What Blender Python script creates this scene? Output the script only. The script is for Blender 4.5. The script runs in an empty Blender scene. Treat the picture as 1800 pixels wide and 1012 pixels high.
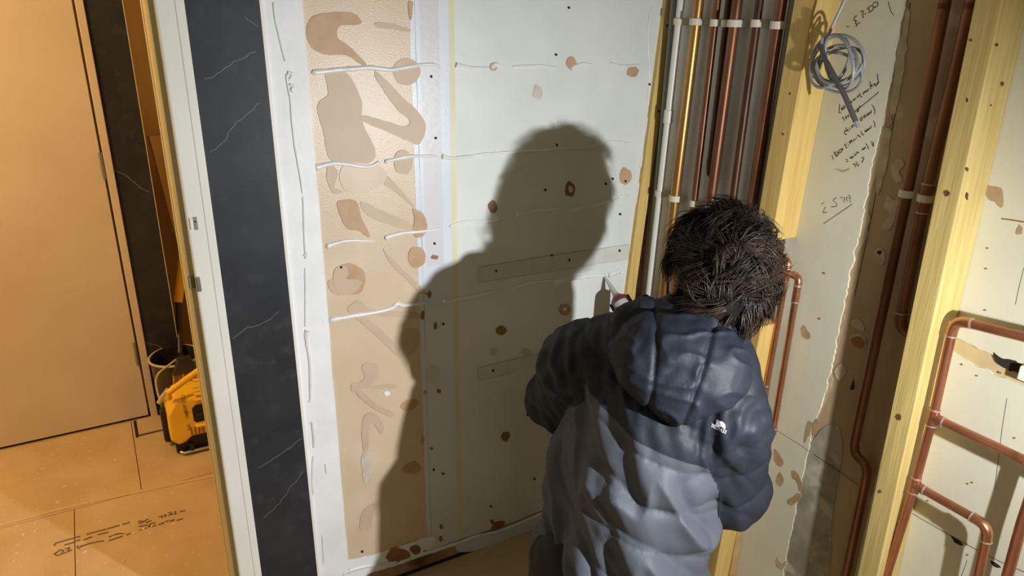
import bpy, bmesh, math, random
import numpy as np
from mathutils import Vector, Matrix, noise
from mathutils.bvhtree import BVHTree

random.seed(7)
RNG = np.random.default_rng(7)
SC = bpy.context.scene
COL = SC.collection

# ------------------------------------------------------------------ camera, world, lights, exposure
F = 1307.0
PITCH, ROLL, AZ, H = math.radians(21.0), math.radians(0.8), math.radians(29.5), 1.5
FWD = Vector((math.sin(AZ)*math.cos(PITCH), math.cos(AZ)*math.cos(PITCH), -math.sin(PITCH)))
RT0 = Vector((math.cos(AZ), -math.sin(AZ), 0)); UP0 = RT0.cross(FWD)
RT = RT0*math.cos(ROLL) + UP0*math.sin(ROLL)
UP = -RT0*math.sin(ROLL) + UP0*math.cos(ROLL)
CAM = Vector((0, 0, H))
cd = bpy.data.cameras.new('camera'); cam = bpy.data.objects.new('camera', cd); COL.objects.link(cam)
cd.sensor_width = 36.0; cd.lens = 36.0*F/1800.0; cd.clip_start = 0.02
m3 = Matrix((RT, UP, -FWD)).transposed()
cam.matrix_world = Matrix.Translation(CAM) @ m3.to_4x4()
SC.camera = cam

SC.view_settings.view_transform = 'Standard'; SC.view_settings.look = 'None'
SC.view_settings.gamma = 1.0; SC.view_settings.use_curve_mapping = False
SC.view_settings.exposure = 0.0

w = bpy.data.worlds.new('world'); SC.world = w; w.use_nodes = True
w.node_tree.nodes['Background'].inputs[0].default_value = (0.9, 0.85, 0.7, 1)
w.node_tree.nodes['Background'].inputs[1].default_value = 0.02

def area_light(name, loc, target, power, size, color):
    l = bpy.data.lights.new(name, 'AREA'); l.shape = 'SQUARE'; l.size = size; l.energy = power; l.color = color
    o = bpy.data.objects.new(name, l); COL.objects.link(o); o.location = loc
    o.rotation_euler = (Vector(target)-Vector(loc)).to_track_quat('-Z', 'Y').to_euler()
    return o
wl = area_light('work_light', (1.0, 0.10, 1.08), (0.30, 1.578, 0.45), 16.6, 0.026, (0.945, 0.98, 1.0))
wl.data.spread = math.radians(156)
area_light('hall_ceiling_lamp', (-1.2, 1.76, 2.2), (-0.45, 2.75, 0.7), 31.0, 0.25, (1.0, 0.63, 0.29))

area_light('room_fill_light', (0.1, -0.5, 2.3), (0.3, 0.2, 0), 1.5, 0.4, (0.86, 1.0, 0.78))  # weak unseen fill, added to lift the ambient level in the shadows

# ------------------------------------------------------------------ helpers
def P(u, v, ax, val):
    """where the line of sight through pixel (u, v) meets the real plane: coordinate ax = val"""
    d = FWD + RT*((u-900)/F) - UP*((v-506)/F)
    t = (val-CAM[ax])/d[ax]
    return CAM + d*t
Y1 = 1.578      # face of the boarded wall
XF = 1.295      # front of the studs on the right wall
XR = 1.375      # face of the right wall
Y2 = 2.834      # hall door plane

def lin(c): 
    return tuple(((x/255.0)/12.92 if x/255.0 <= 0.04045 else ((x/255.0+0.055)/1.055)**2.4) for x in c)

def mat(name, rgb, rough=0.6, metal=0.0, rgb2=None, scale=8.0, stretch=(1, 1, 1), detail=4.0, bump=0.0, bscale=60.0,
        spec=0.5, lo=0.35, hi=0.65, rgb3=None, scale3=3.0, lo3=0.55, hi3=0.7, bstretch=(1, 1, 1), trans=0.0):
    m = bpy.data.materials.new(name); m.use_nodes = True
    nt = m.node_tree; b = nt.nodes['Principled BSDF']
    b.inputs['Roughness'].default_value = rough; b.inputs['Metallic'].default_value = metal
    b.inputs['Specular IOR Level'].default_value = spec
    if trans: b.inputs['Transmission Weight'].default_value = trans
    c1 = lin(rgb)+(1,)
    b.inputs['Base Color'].default_value = c1
    tc = nt.nodes.new('ShaderNodeTexCoord')
    def noisef(sc, st, det):
        mp = nt.nodes.new('ShaderNodeMapping'); mp.inputs['Scale'].default_value = st
        nt.links.new(tc.outputs['Object'], mp.inputs['Vector'])
        n = nt.nodes.new('ShaderNodeTexNoise'); n.inputs['Scale'].default_value = sc; n.inputs['Detail'].default_value = det
        nt.links.new(mp.outputs[0], n.inputs['Vector']); return n.outputs['Fac']
    def ramp(sock, a, bb):
        r = nt.nodes.new('ShaderNodeMapRange'); r.inputs[1].default_value = a; r.inputs[2].default_value = bb
        nt.links.new(sock, r.inputs[0]); return r.outputs[0]
    def mix(fac, A, B):
        x = nt.nodes.new('ShaderNodeMix'); x.data_type = 'RGBA'
        nt.links.new(fac, x.inputs[0])
        for s, i in ((A, 6), (B, 7)):
            if isinstance(s, tuple): x.inputs[i].default_value = s
            else: nt.links.new(s, x.inputs[i])
        return x.outputs[2]
    cur = c1
    if rgb2: cur = mix(ramp(noisef(scale, stretch, detail), lo, hi), cur, lin(rgb2)+(1,))
    if rgb3: cur = mix(ramp(noisef(scale3, (1, 1, 1), 6), lo3, hi3), cur, lin(rgb3)+(1,))
    if not isinstance(cur, tuple): nt.links.new(cur, b.inputs['Base Color'])
    if bump:
        bp = nt.nodes.new('ShaderNodeBump'); bp.inputs['Strength'].default_value = bump; bp.inputs['Distance'].default_value = 0.004
        nt.links.new(noisef(bscale, bstretch, 3), bp.inputs['Height']); nt.links.new(bp.outputs[0], b.inputs['Normal'])
    return m

class MB:
    def __init__(s): s.v = []; s.f = []
    def add(s, vs, fs):
        n = len(s.v); s.v += [Vector(v) for v in vs]; s.f += [[i+n for i in f] for f in fs]; return s
    def hexa(s, b, t):   # bottom quad, top quad (both ccw seen from above)
        return s.add(list(b)+list(t), [(3, 2, 1, 0), (4, 5, 6, 7), (0, 1, 5, 4), (1, 2, 6, 5), (2, 3, 7, 6), (3, 0, 4, 7)])
    def box(s, a, b):
        x0, y0, z0 = [min(p, q) for p, q in zip(a, b)]; x1, y1, z1 = [max(p, q) for p, q in zip(a, b)]
        return s.hexa([(x0, y0, z0), (x1, y0, z0), (x1, y1, z0), (x0, y1, z0)], [(x0, y0, z1), (x1, y0, z1), (x1, y1, z1), (x0, y1, z1)])
    def tube(s, pts, r, n=12, squash=None, cap=True):
        pts = [Vector(p) for p in pts]; k = len(pts)
        rs = r if isinstance(r, (list, tuple, np.ndarray)) else [r]*k
        base = len(s.v); up = None
        for i, p in enumerate(pts):
            t = (pts[min(i+1, k-1)]-pts[max(i-1, 0)]).normalized()
            if up is None:
                up = t.cross(Vector((0.31, 0.2, 0.93))); 
                if up.length < 0.05: up = t.cross(Vector((1, 0, 0)))
            up = (up - t*up.dot(t)).normalized(); b2 = t.cross(up)
            for j in range(n):
                a = 2*math.pi*j/n
                o = (up*math.cos(a)+b2*math.sin(a))*rs[i]
                if squash: o = Vector((o.x*squash[0], o.y*squash[1], o.z*squash[2]))
                s.v.append(p+o)
        for i in range(k-1):
            for j in range(n):
                a = base+i*n+j; b = base+i*n+(j+1) % n
                s.f.append([a, b, b+n, a+n])
        if cap:
            s.f.append([base+j for j in range(n)][::-1]); s.f.append([base+(k-1)*n+j for j in range(n)])
        return s
    def lathe(s, prof, org, axis, n=20):
        axis = Vector(axis).normalized(); u = axis.orthogonal().normalized(); v = axis.cross(u); org = Vector(org)
        base = len(s.v)
        for (r, h) in prof:
            for j in range(n):
                a = 2*math.pi*j/n; s.v.append(org+axis*h+(u*math.cos(a)+v*math.sin(a))*max(r, 1e-5))
        for i in range(len(prof)-1):
            for j in range(n):
                a = base+i*n+j; b = base+i*n+(j+1) % n; s.f.append([a, b, b+n, a+n])
        s.f.append([base+j for j in range(n)][::-1]); s.f.append([base+(len(prof)-1)*n+j for j in range(n)])
        return s
    def slab(s, poly, d):    # poly: 3-D outline, d: thickness vector from the front face to the back face
        n = len(poly); d = Vector(d); poly = [Vector(p) for p in poly]
        base = len(s.v); s.v += poly + [p+d for p in poly]
        s.f.append([base+i for i in range(n)]); s.f.append([base+n+i for i in range(n)][::-1])
        for i in range(n):
            j = (i+1) % n; s.f.append([base+j, base+i, base+n+i, base+n+j])
        return s
    def build(s, name, m, parent=None, smooth=False, bevel=0.0, label=None, kind=None):
        org = world_loc(parent) if parent else Vector((0, 0, 0))
        me = bpy.data.meshes.new(name); me.from_pydata([v-org for v in s.v], [], s.f)
        bm = bmesh.new(); bm.from_mesh(me); bmesh.ops.recalc_face_normals(bm, faces=bm.faces); bm.to_mesh(me); bm.free()
        if smooth:
            me.shade_smooth()
            try: me.set_sharp_from_angle(angle=math.radians(40))
            except Exception: pass
        o = bpy.data.objects.new(name, me); COL.objects.link(o)
        if m: me.materials.append(m)
        if parent: o.parent = parent
        if bevel:
            b = o.modifiers.new('bevel', 'BEVEL'); b.width = bevel; b.segments = 2; b.limit_method = 'ANGLE'
        if label: o['label'] = label
        if kind: o['kind'] = kind
        return o

def world_loc(o):
    l = Vector((0, 0, 0))
    while o: l += Vector(o.location); o = o.parent
    return l
def thing(name, label, cat, loc, group=None):
    o = bpy.data.objects.new(name, None); COL.objects.link(o); o.location = loc; o.empty_display_size = 0.05
    o['label'] = label; o['category'] = cat
    if group: o['group'] = group
    return o
def struct(o): o['kind'] = 'structure'; return o

def catmull(pts, n=6, closed=False):
    pts = [Vector(p) for p in pts]; out = []; k = len(pts)
    rng = range(k if closed else k-1)
    for i in rng:
        if closed: p0, p1, p2, p3 = pts[(i-1) % k], pts[i], pts[(i+1) % k], pts[(i+2) % k]
        else: p0, p1, p2, p3 = pts[max(i-1, 0)], pts[i], pts[i+1], pts[min(i+2, k-1)]
        for j in range(n):
            t = j/n
            out.append(0.5*((2*p1)+(p2-p0)*t+(2*p0-5*p1+4*p2-p3)*t*t+(3*p1-p0-3*p2+p3)*t**3))
    if not closed: out.append(pts[-1])
    return out

# ------------------------------------------------------------------ materials
M = {}
M['cream'] = mat('cream_board', (226, 229, 225), 0.42, rgb2=(216, 220, 214), scale=5, bump=0.05, bscale=200, spec=0.4)
M['white_board'] = mat('white_board', (226, 229, 236), 0.34, rgb2=(216, 221, 231), scale=6, bump=0.08, bscale=320, spec=0.5)
M['plaster_white'] = mat('white_plaster', (246, 246, 248), 0.5, rgb2=(236, 236, 238), scale=9, bump=0.3, bscale=30)
M['adhesive'] = mat('white_adhesive', (236, 236, 236), 0.3, rgb2=(226, 226, 224), scale=30)
M['tan'] = mat('tan_paper', (219, 196, 168), 0.35, rgb2=(213, 189, 160), scale=7, bump=0.12, bscale=320, spec=0.5, rgb3=(226, 204, 178), scale3=5)
M['stain'] = mat('brown_stain', (156, 112, 74), 0.5, rgb2=(134, 92, 58), scale=30)
M['stain_pale'] = mat('pale_smear', (206, 181, 155), 0.5, rgb2=(200, 176, 150), scale=22, bump=0.05, bscale=260)
M['stain_mid'] = mat('mid_smear', (196, 160, 124), 0.5, rgb2=(186, 148, 112), scale=26)
M['stain_pink'] = mat('pinkish_smear', (214, 202, 190), 0.45, rgb2=(200, 186, 172), scale=40)
M['smear_lilac'] = mat('greyish_smear', (205, 200, 198), 0.36, rgb2=(198, 192, 190), scale=25)
M['hole'] = mat('dark_hole', (40, 30, 22), 0.9)
M['tape'] = mat('tape', (214, 214, 204), 0.5, rgb2=(204, 204, 194), scale=14)
M['stripe'] = mat('pale_yellow_stripe', (220, 215, 172), 0.45, rgb2=(226, 222, 190), scale=10)
M['paint_white'] = mat('white_paint', (244, 241, 234), 0.4, rgb2=(238, 234, 226), scale=4, bump=0.05)
M['paint_side'] = mat('lining_paint', (196, 186, 146), 0.5)
M['pencil'] = mat('pencil_line', (150, 146, 136), 0.8)
M['sole'] = mat('rough_sole_plate', (150, 108, 74), 0.8, rgb2=(190, 160, 130), scale=14, rgb3=(110, 74, 48), scale3=9, bump=0.4, bscale=40)
M['grey_wall'] = mat('grey_wall', (236, 234, 230), 0.6, rgb2=(226, 224, 218), scale=5, bump=0.15, bscale=50)
M['brown_wall'] = mat('brown_paper_wall', (184, 158, 124), 0.65, rgb2=(172, 144, 110), scale=4, rgb3=(196, 178, 150), scale3=6, lo3=0.58, hi3=0.62, bump=0.2, bscale=30)
M['grey_stain'] = mat('grey_plaster_stain', (168, 160, 142), 0.7, rgb2=(136, 128, 112), scale=14, rgb3=(190, 182, 164), scale3=9, lo3=0.56, hi3=0.62, bump=0.3, bscale=40)
M['skim'] = mat('plaster_skim', (222, 218, 196), 0.55, rgb2=(212, 208, 186), scale=4, bump=0.14, bscale=40)
M['torn'] = mat('torn_plaster', (206, 192, 166), 0.7, rgb2=(182, 164, 136), scale=30, bump=0.3, bscale=60)
M['chip_tan'] = mat('bare_patch', (186, 160, 124), 0.7, rgb2=(170, 142, 108), scale=30)
M['ink'] = mat('marker_ink', (40, 38, 34), 0.6)
M['ink_soft'] = mat('pencil_ink', (88, 86, 78), 0.6)
M['pine'] = mat('pine_timber', (220, 188, 114), 0.55, rgb2=(206, 170, 96), scale=14, stretch=(6, 6, 0.35), bump=0.15, bscale=30, bstretch=(8, 8, 0.4))
M['pine_grey'] = mat('weathered_pine', (206, 182, 116), 0.6, rgb2=(186, 160, 96), scale=14, stretch=(6, 6, 0.3), bump=0.18, bscale=30, bstretch=(8, 8, 0.4))
M['knot'] = mat('timber_knot', (120, 80, 40), 0.6, rgb2=(70, 44, 22), scale=60)
M['ply'] = mat('plywood_edge', (196, 164, 112), 0.6, rgb2=(176, 142, 92), scale=20)
M['copper'] = mat('copper', (192, 128, 98), 0.38, 0.85, rgb2=(160, 102, 76), scale=16, stretch=(1, 1, .4), rgb3=(128, 80, 58), scale3=22, lo3=0.6, hi3=0.75)
M['copper_dull'] = mat('dull_copper', (152, 104, 76), 0.42, 0.7, rgb2=(112, 72, 50), scale=14, stretch=(1, 1, .3))
M['copper_bright'] = mat('bright_copper', (210, 150, 112), 0.3, 0.9, rgb2=(190, 128, 92), scale=18)
M['brass'] = mat('brass', (196, 156, 88), 0.36, 0.9, rgb2=(176, 128, 80), scale=10, stretch=(1, 1, .3))
M['dark_pipe'] = mat('dark_pipe', (92, 62, 46), 0.45, 0.6, rgb2=(70, 48, 38), scale=12)
M['solder'] = mat('solder', (196, 186, 172), 0.4, 0.7)
M['pvc'] = mat('white_pvc', (228, 226, 216), 0.35)
M['grey_pvc'] = mat('grey_pvc', (140, 146, 146), 0.45)
M['clip'] = mat('clip_plastic', (224, 214, 196), 0.4)
M['cable'] = mat('grey_cable', (150, 150, 154), 0.4)
M['cable_dark'] = mat('dark_cable', (84, 80, 82), 0.5)
M['steel'] = mat('steel', (170, 166, 158), 0.35, 0.9)
M['door'] = mat('beige_door', (214, 200, 180), 0.45, rgb2=(206, 190, 170), scale=3, bump=0.05)
M['hall_wall'] = mat('hall_wall', (222, 206, 176), 0.7, rgb2=(212, 194, 162), scale=3)
M['closet'] = mat('brown_board', (226, 198, 146), 0.7, rgb2=(214, 186, 134), scale=3)
M['wall_paint'] = mat('room_paint', (222, 222, 208), 0.7)
M['gap'] = mat('dark_gap', (34, 26, 20), 0.9)
M['yellow'] = mat('yellow_plastic', (255, 206, 60), 0.35, rgb2=(250, 194, 48), scale=6)
M['black'] = mat('black_plastic', (26, 24, 23), 0.4)
M['bin'] = mat('smoky_plastic', (44, 40, 34), 0.25, rgb2=(60, 54, 44), scale=8)
M['cord'] = mat('pale_cord', (190, 178, 150), 0.6)
M['straw'] = mat('straw_bristles', (206, 170, 96), 0.7, rgb2=(170, 132, 66), scale=60)
M['bag'] = M['bin']
M['crumb'] = mat('plaster_crumb', (236, 220, 190), 0.8)
M['label_white'] = mat('cartridge_label', (206, 208, 206), 0.45, rgb2=(120, 128, 128), scale=60, stretch=(.2, .2, 3), lo=.55, hi=.6)
M['red'] = mat('red_cartridge', (128, 26, 28), 0.35)
M['nozzle'] = mat('clear_nozzle', (226, 228, 224), 0.3, trans=0.3)
M['skin'] = mat('skin', (206, 150, 124), 0.5, rgb2=(196, 134, 108), scale=14)
M['eye'] = mat('eye_white', (232, 228, 222), 0.2)
M['iris'] = mat('iris', (60, 42, 30), 0.2)
M['trousers'] = mat('black_trousers', (30, 29, 31), 0.8, rgb2=(24, 23, 25), scale=30)
M['boot'] = mat('brown_boot', (78, 56, 38), 0.6, rgb2=(62, 44, 30), scale=20)
M['rubber'] = mat('rubber_sole', (28, 26, 25), 0.8)
M['logo'] = mat('white_print', (236, 238, 240), 0.5)
M['hair'] = mat('dark_brown_hair', (58, 43, 33), 0.42, rgb2=(27, 20, 16), scale=26, spec=0.4)

def marble():
    m = mat('black_marble_laminate', (35, 37, 42), 0.5, rgb2=(47, 49, 54), scale=9, detail=8, rgb3=(56, 57, 61), scale3=26, lo3=0.56, hi3=0.75, spec=0.35)
    return m
M['marble'] = marble()
M['vein'] = mat('marble_vein', (128, 128, 130), 0.5)
def floor_mat():
    return mat('chipboard', (206, 180, 138), 0.6, rgb2=(192, 164, 120), scale=5, detail=8, rgb3=(214, 186, 146), scale3=40, lo3=0.6, hi3=0.72, bump=0.08, bscale=120)
M['board'] = floor_mat()

# ------------------------------------------------------------------ room shell
fl = struct(MB().box((-1.6, -1.3, -0.06), (1.6, 3.6, -0.02)).build('floor', M['gap']))
rows = [(-1.3, -0.06, .3), (-0.06, 0.54, -.6), (0.54, 1.14, .2), (1.14, 1.74, -.24), (1.74, 2.342, -.24), (2.342, 2.834, -.048), (2.834, 3.5, -.4)]
for (a, b, xs) in rows:
    cuts = [-1.55] + [x for x in (xs-1.2, xs, xs+1.2) if -1.5 < x < 1.3] + [1.37]
    for i in range(len(cuts)-1):
        MB().box((cuts[i]+.0012, a+.0012, -.02), (cuts[i+1]-.0012, b-.0012, 0)).build('floor_board', M['board'], fl)
# dusty joint and stencil print on the hall boards
pts = [P(u, v, 2, 0.001) for u, v in [(-60, 936), (0, 922), (90, 898), (180, 877), (270, 858), (330, 845), (390, 833), (430, 825)]]
MB().tube(catmull(pts, 4), .008, 6, squash=(1, 1, .12)).build('joint_filler', M['crumb'] if False else mat('dusty_filler', (206, 180, 138), .8), fl, label='pale dusty strip along the joint of two floor boards')

stencil = MB()
def floor_stroke(mb, pxs, wd=.0016):
    pts = [P(u, v, 2, 0.0006) for u, v in pxs]
    mb.tube(pts, wd, 4, squash=(1, 1, .15))
def zf(x, y): return (80+x/7.2, 870+y/7.2)
for st in [[(110, 640), (130, 605), (240, 575), (350, 545), (440, 518)], [(240, 632), (330, 605), (440, 560)], [(520, 495), (640, 462), (770, 430)], [(780, 425), (940, 378)], [(970, 372), (1070, 340)],
           [(660, 500), (800, 465)], [(480, 565), (590, 525)], [(110, 740), (150, 765), (340, 690)], [(110, 745), (190, 690), (230, 700), (200, 730)], [(250, 680), (300, 660), (290, 710)],
           [(400, 640), (420, 680), (470, 630)], [(430, 650), (560, 610)], [(560, 610), (650, 590), (740, 575)], [(800, 530), (900, 490), (1000, 480)], [(800, 575), (980, 515)], [(1020, 500), (1080, 485)],
           [(1170, 330), (1240, 330)], [(1180, 350), (1215, 355)], [(1225, 345), (1300, 300)], [(1270, 350), (1340, 320)], [(1180, 395), (1290, 375)], [(1190, 440), (1225, 430)], [(1250, 425), (1275, 410)],
           [(1300, 405), (1330, 360), (1390, 350)], [(1320, 400), (1400, 380)], [(1430, 375), (1480, 355)], [(1475, 345), (1495, 360)], [(1510, 340), (1560, 320)], [(1570, 335), (1630, 305)], [(1590, 315), (1620, 325)],
           [(1660, 320), (1740, 295)], [(1430, 275), (1480, 260), (1470, 290)], [(1510, 240), (1520, 275)], [(1550, 225), (1600, 215), (1560, 260)], [(1580, 235), (1610, 245)], [(1640, 205), (1645, 245)], [(1700, 205), (1770, 195)]]:
    floor_stroke(stencil, [zf(*p) for p in st], .0032)
stencil.build('stencil_print', mat('stencil_ink', (112, 86, 50), .8), fl, label='faded dark stencil lettering printed across the hall boards')
thr = MB().box((-.028, 2.714, -.001), (.075, 2.826, .004)).build('floor_board', M['board'], fl)
MB().box((-.040, 2.700, -.001), (-.030, 2.83, .0015)).build('board_gap', M['gap'], fl)
MB().box((-.030, 2.706, -.001), (.060, 2.712, .0012)).build('board_gap', M['gap'], fl)
# debris on the hall floor
crumbs = MB()
for i in range(70):
    u = random.uniform(0, 415); v = random.uniform(800, 1008)
    if random.random() < .55: u = random.uniform(0, 280); v = random.uniform(860, 1010)
    c = P(u, v, 2, 0.0); s_ = random.choice([.001, .0015, .0015, .002, .003])
    if c.x > .12: continue
    a = random.uniform(0, 3.1)
    q = [c+Vector((math.cos(a+t)*s_*random.uniform(.6, 1.4), math.sin(a+t)*s_*random.uniform(.6, 1.4), .0008)) for t in (0, 1.5, 3.0, 4.6)]
    crumbs.slab(q, (0, 0, -.0008))
for (u, v, s_) in [(235, 938, .004), (252, 930, .004), (267, 925, .004), (228, 877, .003), (305, 921, .005), (40, 940, .004), (30, 972, .004), (70, 797, .003), (150, 970, .004), (217, 985, .004), (128, 797, .003)]:
    c = P(u, v, 2, 0.0); q = [c+Vector((math.cos(t)*s_*random.uniform(.7, 1.5), math.sin(t)*s_, .002)) for t in (0, 1.3, 3.0, 4.4)]
    crumbs.slab(q, (0, 0, -.002))
o = crumbs.build('plaster_crumbs', M['crumb'], label='scattered pale plaster crumbs on the chipboard hall floor', kind='stuff'); o['category'] = 'debris'

struct(MB().box((-1.6, -1.4, 2.4), (1.6, 3.6, 2.45)).build('ceiling', M['wall_paint']))
struct(MB().box((-1.65, -1.35, -.06), (-1.55, 3.6, 2.4)).build('wall_left', M['wall_paint']))
struct(MB().box((-1.65, -1.4, -.06), (1.6, -1.3, 2.4)).build('wall_front', M['wall_paint']))

# ---- boarded wall ahead
EDGE = lambda z: 1.268 + (z-.784)*(.052/.72)      # right edge of the boards leans a little
wb = struct(MB().box((.19, Y1+.0125, -.02), (1.55, Y1+.11, 2.4)).build('wall_back', M['sole']))
struct(MB().box((-1.55, Y1, -.02), (-.52, Y1+.11, 2.4)).build('wall_back_left', M['wall_paint']))
struct(MB().box((-.52, Y1, 2.02), (.19, Y1+.11, 2.4)).build('wall_over_doorway', M['wall_paint']))
def vboard(name, x0, x1, z0, z1, front, m, jit=0.0, label=None, th=.0125, right=None, left=None):
    n = 40; zs = [z0+(z1-z0)*i/n for i in range(n+1)]
    L = [Vector(((left(z) if left else x0)+(noise.noise((3.1+x0*9, z*14, .3))*jit), front, z)) for z in zs]
    R = [Vector(((right(z) if right else x1)+(noise.noise((7.7+x1*9, z*14, .9))*jit), front, z)) for z in zs]
    mb = MB(); k = len(mb.v)
    fv = L+R; bv = [p+Vector((0, th, 0)) for p in fv]; N = n+1
    fs = []
    for i in range(n):
        fs += [(i, N+i, N+i+1, i+1), (2*N+i+1, 3*N+i+1, 3*N+i, 2*N+i), (i+1, 2*N+i+1, 2*N+i, i), (N+i, 3*N+i, 3*N+i+1, N+i+1)]
    fs += [(0, 2*N, 3*N, N), (n, N+n, 3*N+n, 2*N+n)]
    mb.add(fv+bv, fs)
    return mb.build(name, m, wb, label=label)
vboard('plaster_board', .404, .634, .085, 2.4, Y1, M['tan'], .003, 'tan paper-faced strip of board with brown glue smears')
vboard('plaster_board', .632, .732, .06, 2.4, Y1-.0006, M['white_board'], .0012, 'grey-white strip of board beside the tan strip')
vboard('plaster_board', .731, 1.3, .055, 2.4, Y1, M['cream'], 0, 'wide cream board with glue stains and adhesive lines', right=EDGE)
vboard('paper_stripe', .724, .737, .075, 2.4, Y1-.0009, M['stripe'], .0015, 'pale yellow vertical stripe', th=.001)
vboard('pencil_line', .644, .6447, .07, 2.4, Y1-.0010, M['pencil'], .001, th=.0005)
vboard('tape_band', .655, .70, .9, 2.4, Y1-.0008, mat('lilac_band', (216, 213, 218), .34, bump=.1, bscale=60), .002, th=.0004)
vboard('plaster_strip', .322, .406, -.0, 2.4, Y1-.004, M['plaster_white'], .0025, 'white filler strip beside the black laminate', th=.0165)
vboard('laminate_panel', .186, .324, 0, 2.4, Y1-.012, M['marble'], 0, 'black marble-effect laminate strip', th=.024)
vboard('edge_trim', .322, .328, 0, 2.4, Y1-.0125, M['paint_white'], 0, th=.02)
# low rough edge: white skim over a bare brown plate
MB().slab([Vector((x, Y1-.0, z)) for x, z in [(.40, .012), (1.26, .012), (1.26, .055), (1.0, .058), (.9, .054), (.76, .058), (.7, .06), (.64, .062), (.5, .066), (.40, .07)]], (0, .0125, 0)).build('sole_plate', M['sole'], wb, label='rough brown bottom plate of the wall')
MB().box((.38, Y1-.0005, -.001), (1.3, Y1+.012, .012)).build('floor_gap', M['gap'], wb)

DN = [0]
def decal(pxs, m, name='glue_stain', off=.0012, smooth=8, jit=.5, parent=None, ax=1, val=None, th=.0004, label=None):
    val = (Y1-off) if val is None else val
    DN[0] += 1; val -= (DN[0] % 90)*.000008
    pts = [P(u, v, ax, val) for u, v in pxs]
    if smooth: pts = catmull(pts, smooth, True)
    out = []
    for i, p in enumerate(pts):
        j = noise.noise_vector(p*400)*.0009*jit + noise.noise_vector(p*160)*.0016*jit + noise.noise_vector(p*60)*.003*jit
        j[ax] = 0; out.append(p+j)
    d = [0, 0, 0]; d[ax] = th
    return MB().slab(out, d).build(name, m, parent or wb, label=label)
def c3(l): return [(440+x/1.946, y/1.946) for x, y in l]
def c4(l): return [(540+x/1.976, 500+y/1.976) for x, y in l]
def c5(l): return [(800+x/1.687, y/1.687) for x, y in l]
def blob(cx, cy, rx, ry=None, n=8, j=.2):
    ry = ry or rx; r0 = random.random()*6
    return [(cx+rx*math.cos(r0+2*math.pi*i/n)*(1+random.uniform(-j, j)), cy+ry*math.sin(r0+2*math.pi*i/n)*(1+random.uniform(-j, j))) for i in range(n)]
decal([(596, 1030), (602, 990), (640, 978), (690, 964), (745, 946), (760, 942), (763, 956), (735, 976), (700, 993), (640, 1012), (610, 1040)], M['plaster_white'], 'filler_patch', off=.0018, jit=1.6, smooth=6)
decal([(806, 954), (870, 934), (905, 922), (960, 900), (1000, 882), (1000, 905), (950, 922), (940, 932), (870, 958), (812, 970)], M['white_board'], 'filler_patch', off=.0018, jit=1, smooth=4)
# large smears on the tan strip
decal(c3([(195, 90), (230, 50), (340, 42), (380, 70), (370, 85), (305, 90), (300, 130), (340, 160), (395, 215), (385, 225), (330, 190), (250, 185), (205, 155)]), M['stain_mid'])
decal(c3([(430, 76), (480, 80), (540, 98), (545, 108), (480, 100), (430, 92)]), M['stain_pale'])
decal(c3([(260, 250), (330, 250), (380, 340), (385, 420), (430, 520), (400, 560), (330, 560), (270, 540), (250, 450), (230, 380), (235, 350), (265, 320)]), M['stain_pale'])
decal(c3([(425, 255), (440, 250), (520, 330), (585, 395), (600, 440), (580, 492), (550, 486), (480, 455), (385, 415), (385, 395), (450, 410), (530, 432), (545, 412), (500, 370), (450, 300)]), M['stain_pale'], off=.0016)
decal(c3(blob(535, 245, 46, 46, 10, .06)), M['stain_pale'], off=.0013)
decal(c3(blob(523, 555, 33, 42, 10, .06)), M['stain_pale'], off=.0017)
decal(c3(blob(569, 880, 30, 37, 10, .06)), M['stain_mid'], off=.0017)
decal(c3(blob(340, 955, 56, 56, 10, .08)), M['stain_mid'])
decal(c3([(290, 920), (320, 908), (335, 935), (318, 975), (328, 1010), (300, 1000), (283, 965)]), M['stain_pale'], off=.0016)
decal(c3([(300, 690), (360, 685), (380, 740), (410, 812), (370, 790), (330, 780), (305, 730)]), M['stain_mid'])
decal(c3([(380, 690), (450, 720), (540, 760), (560, 790), (480, 770), (400, 735)]), M['stain_pale'])
decal(c3([(440, 590), (480, 610), (550, 690), (560, 710), (500, 660), (450, 620)]), M['stain_pale'])
decal(c3([(558, 715), (590, 730), (605, 765), (598, 800), (570, 812), (556, 790), (562, 750)]), M['stain_mid'], off=.0018)
decal(c3([(455, 850), (480, 880), (520, 920), (570, 965), (605, 1005), (580, 1000), (530, 950), (480, 900)]), M['stain_pale'])
decal(c3([(270, 560), (300, 590), (290, 640), (320, 655), (285, 660), (262, 610)]), M['stain_pale'])
decal(c3([(330, 560), (430, 565), (470, 600), (420, 650), (340, 660), (305, 610)]), mat('faint_smear', (214, 192, 166), .45, rgb2=(222, 200, 174), scale=16))
decal(c4([(75, -15), (130, -20), (190, -10), (160, 30), (110, 38), (80, 20)]), M['stain_pale'])
decal(c4([(145, 75), (180, 55), (215, 85), (280, 92), (380, 100), (390, 118), (300, 112), (200, 105), (150, 100)]), M['stain_pale'])
decal(c4([(160, 105), (200, 115), (270, 170), (330, 235), (320, 250), (250, 190), (190, 135)]), M['stain_pale'])
decal(c4([(325, 175), (350, 155), (390, 165), (385, 215), (350, 250), (325, 220)]), M['stain_pale'])
decal(c4([(190, 285), (215, 270), (245, 285), (240, 335), (215, 355), (300, 345), (300, 362), (200, 360), (160, 372), (155, 345), (185, 338), (200, 320)]), M['stain_pale'])
decal(c4([(165, 360), (195, 375), (240, 415), (300, 445), (290, 460), (230, 430), (180, 390)]), M['stain_pale'], off=.0016)
decal(c4([(190, 500), (200, 455), (235, 448), (265, 490), (255, 520), (230, 480), (215, 500), (212, 570), (195, 575)]), M['stain_pale'])
decal(c4([(190, 600), (212, 580), (225, 640), (220, 685), (195, 680)]), M['stain_pink'])
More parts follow.
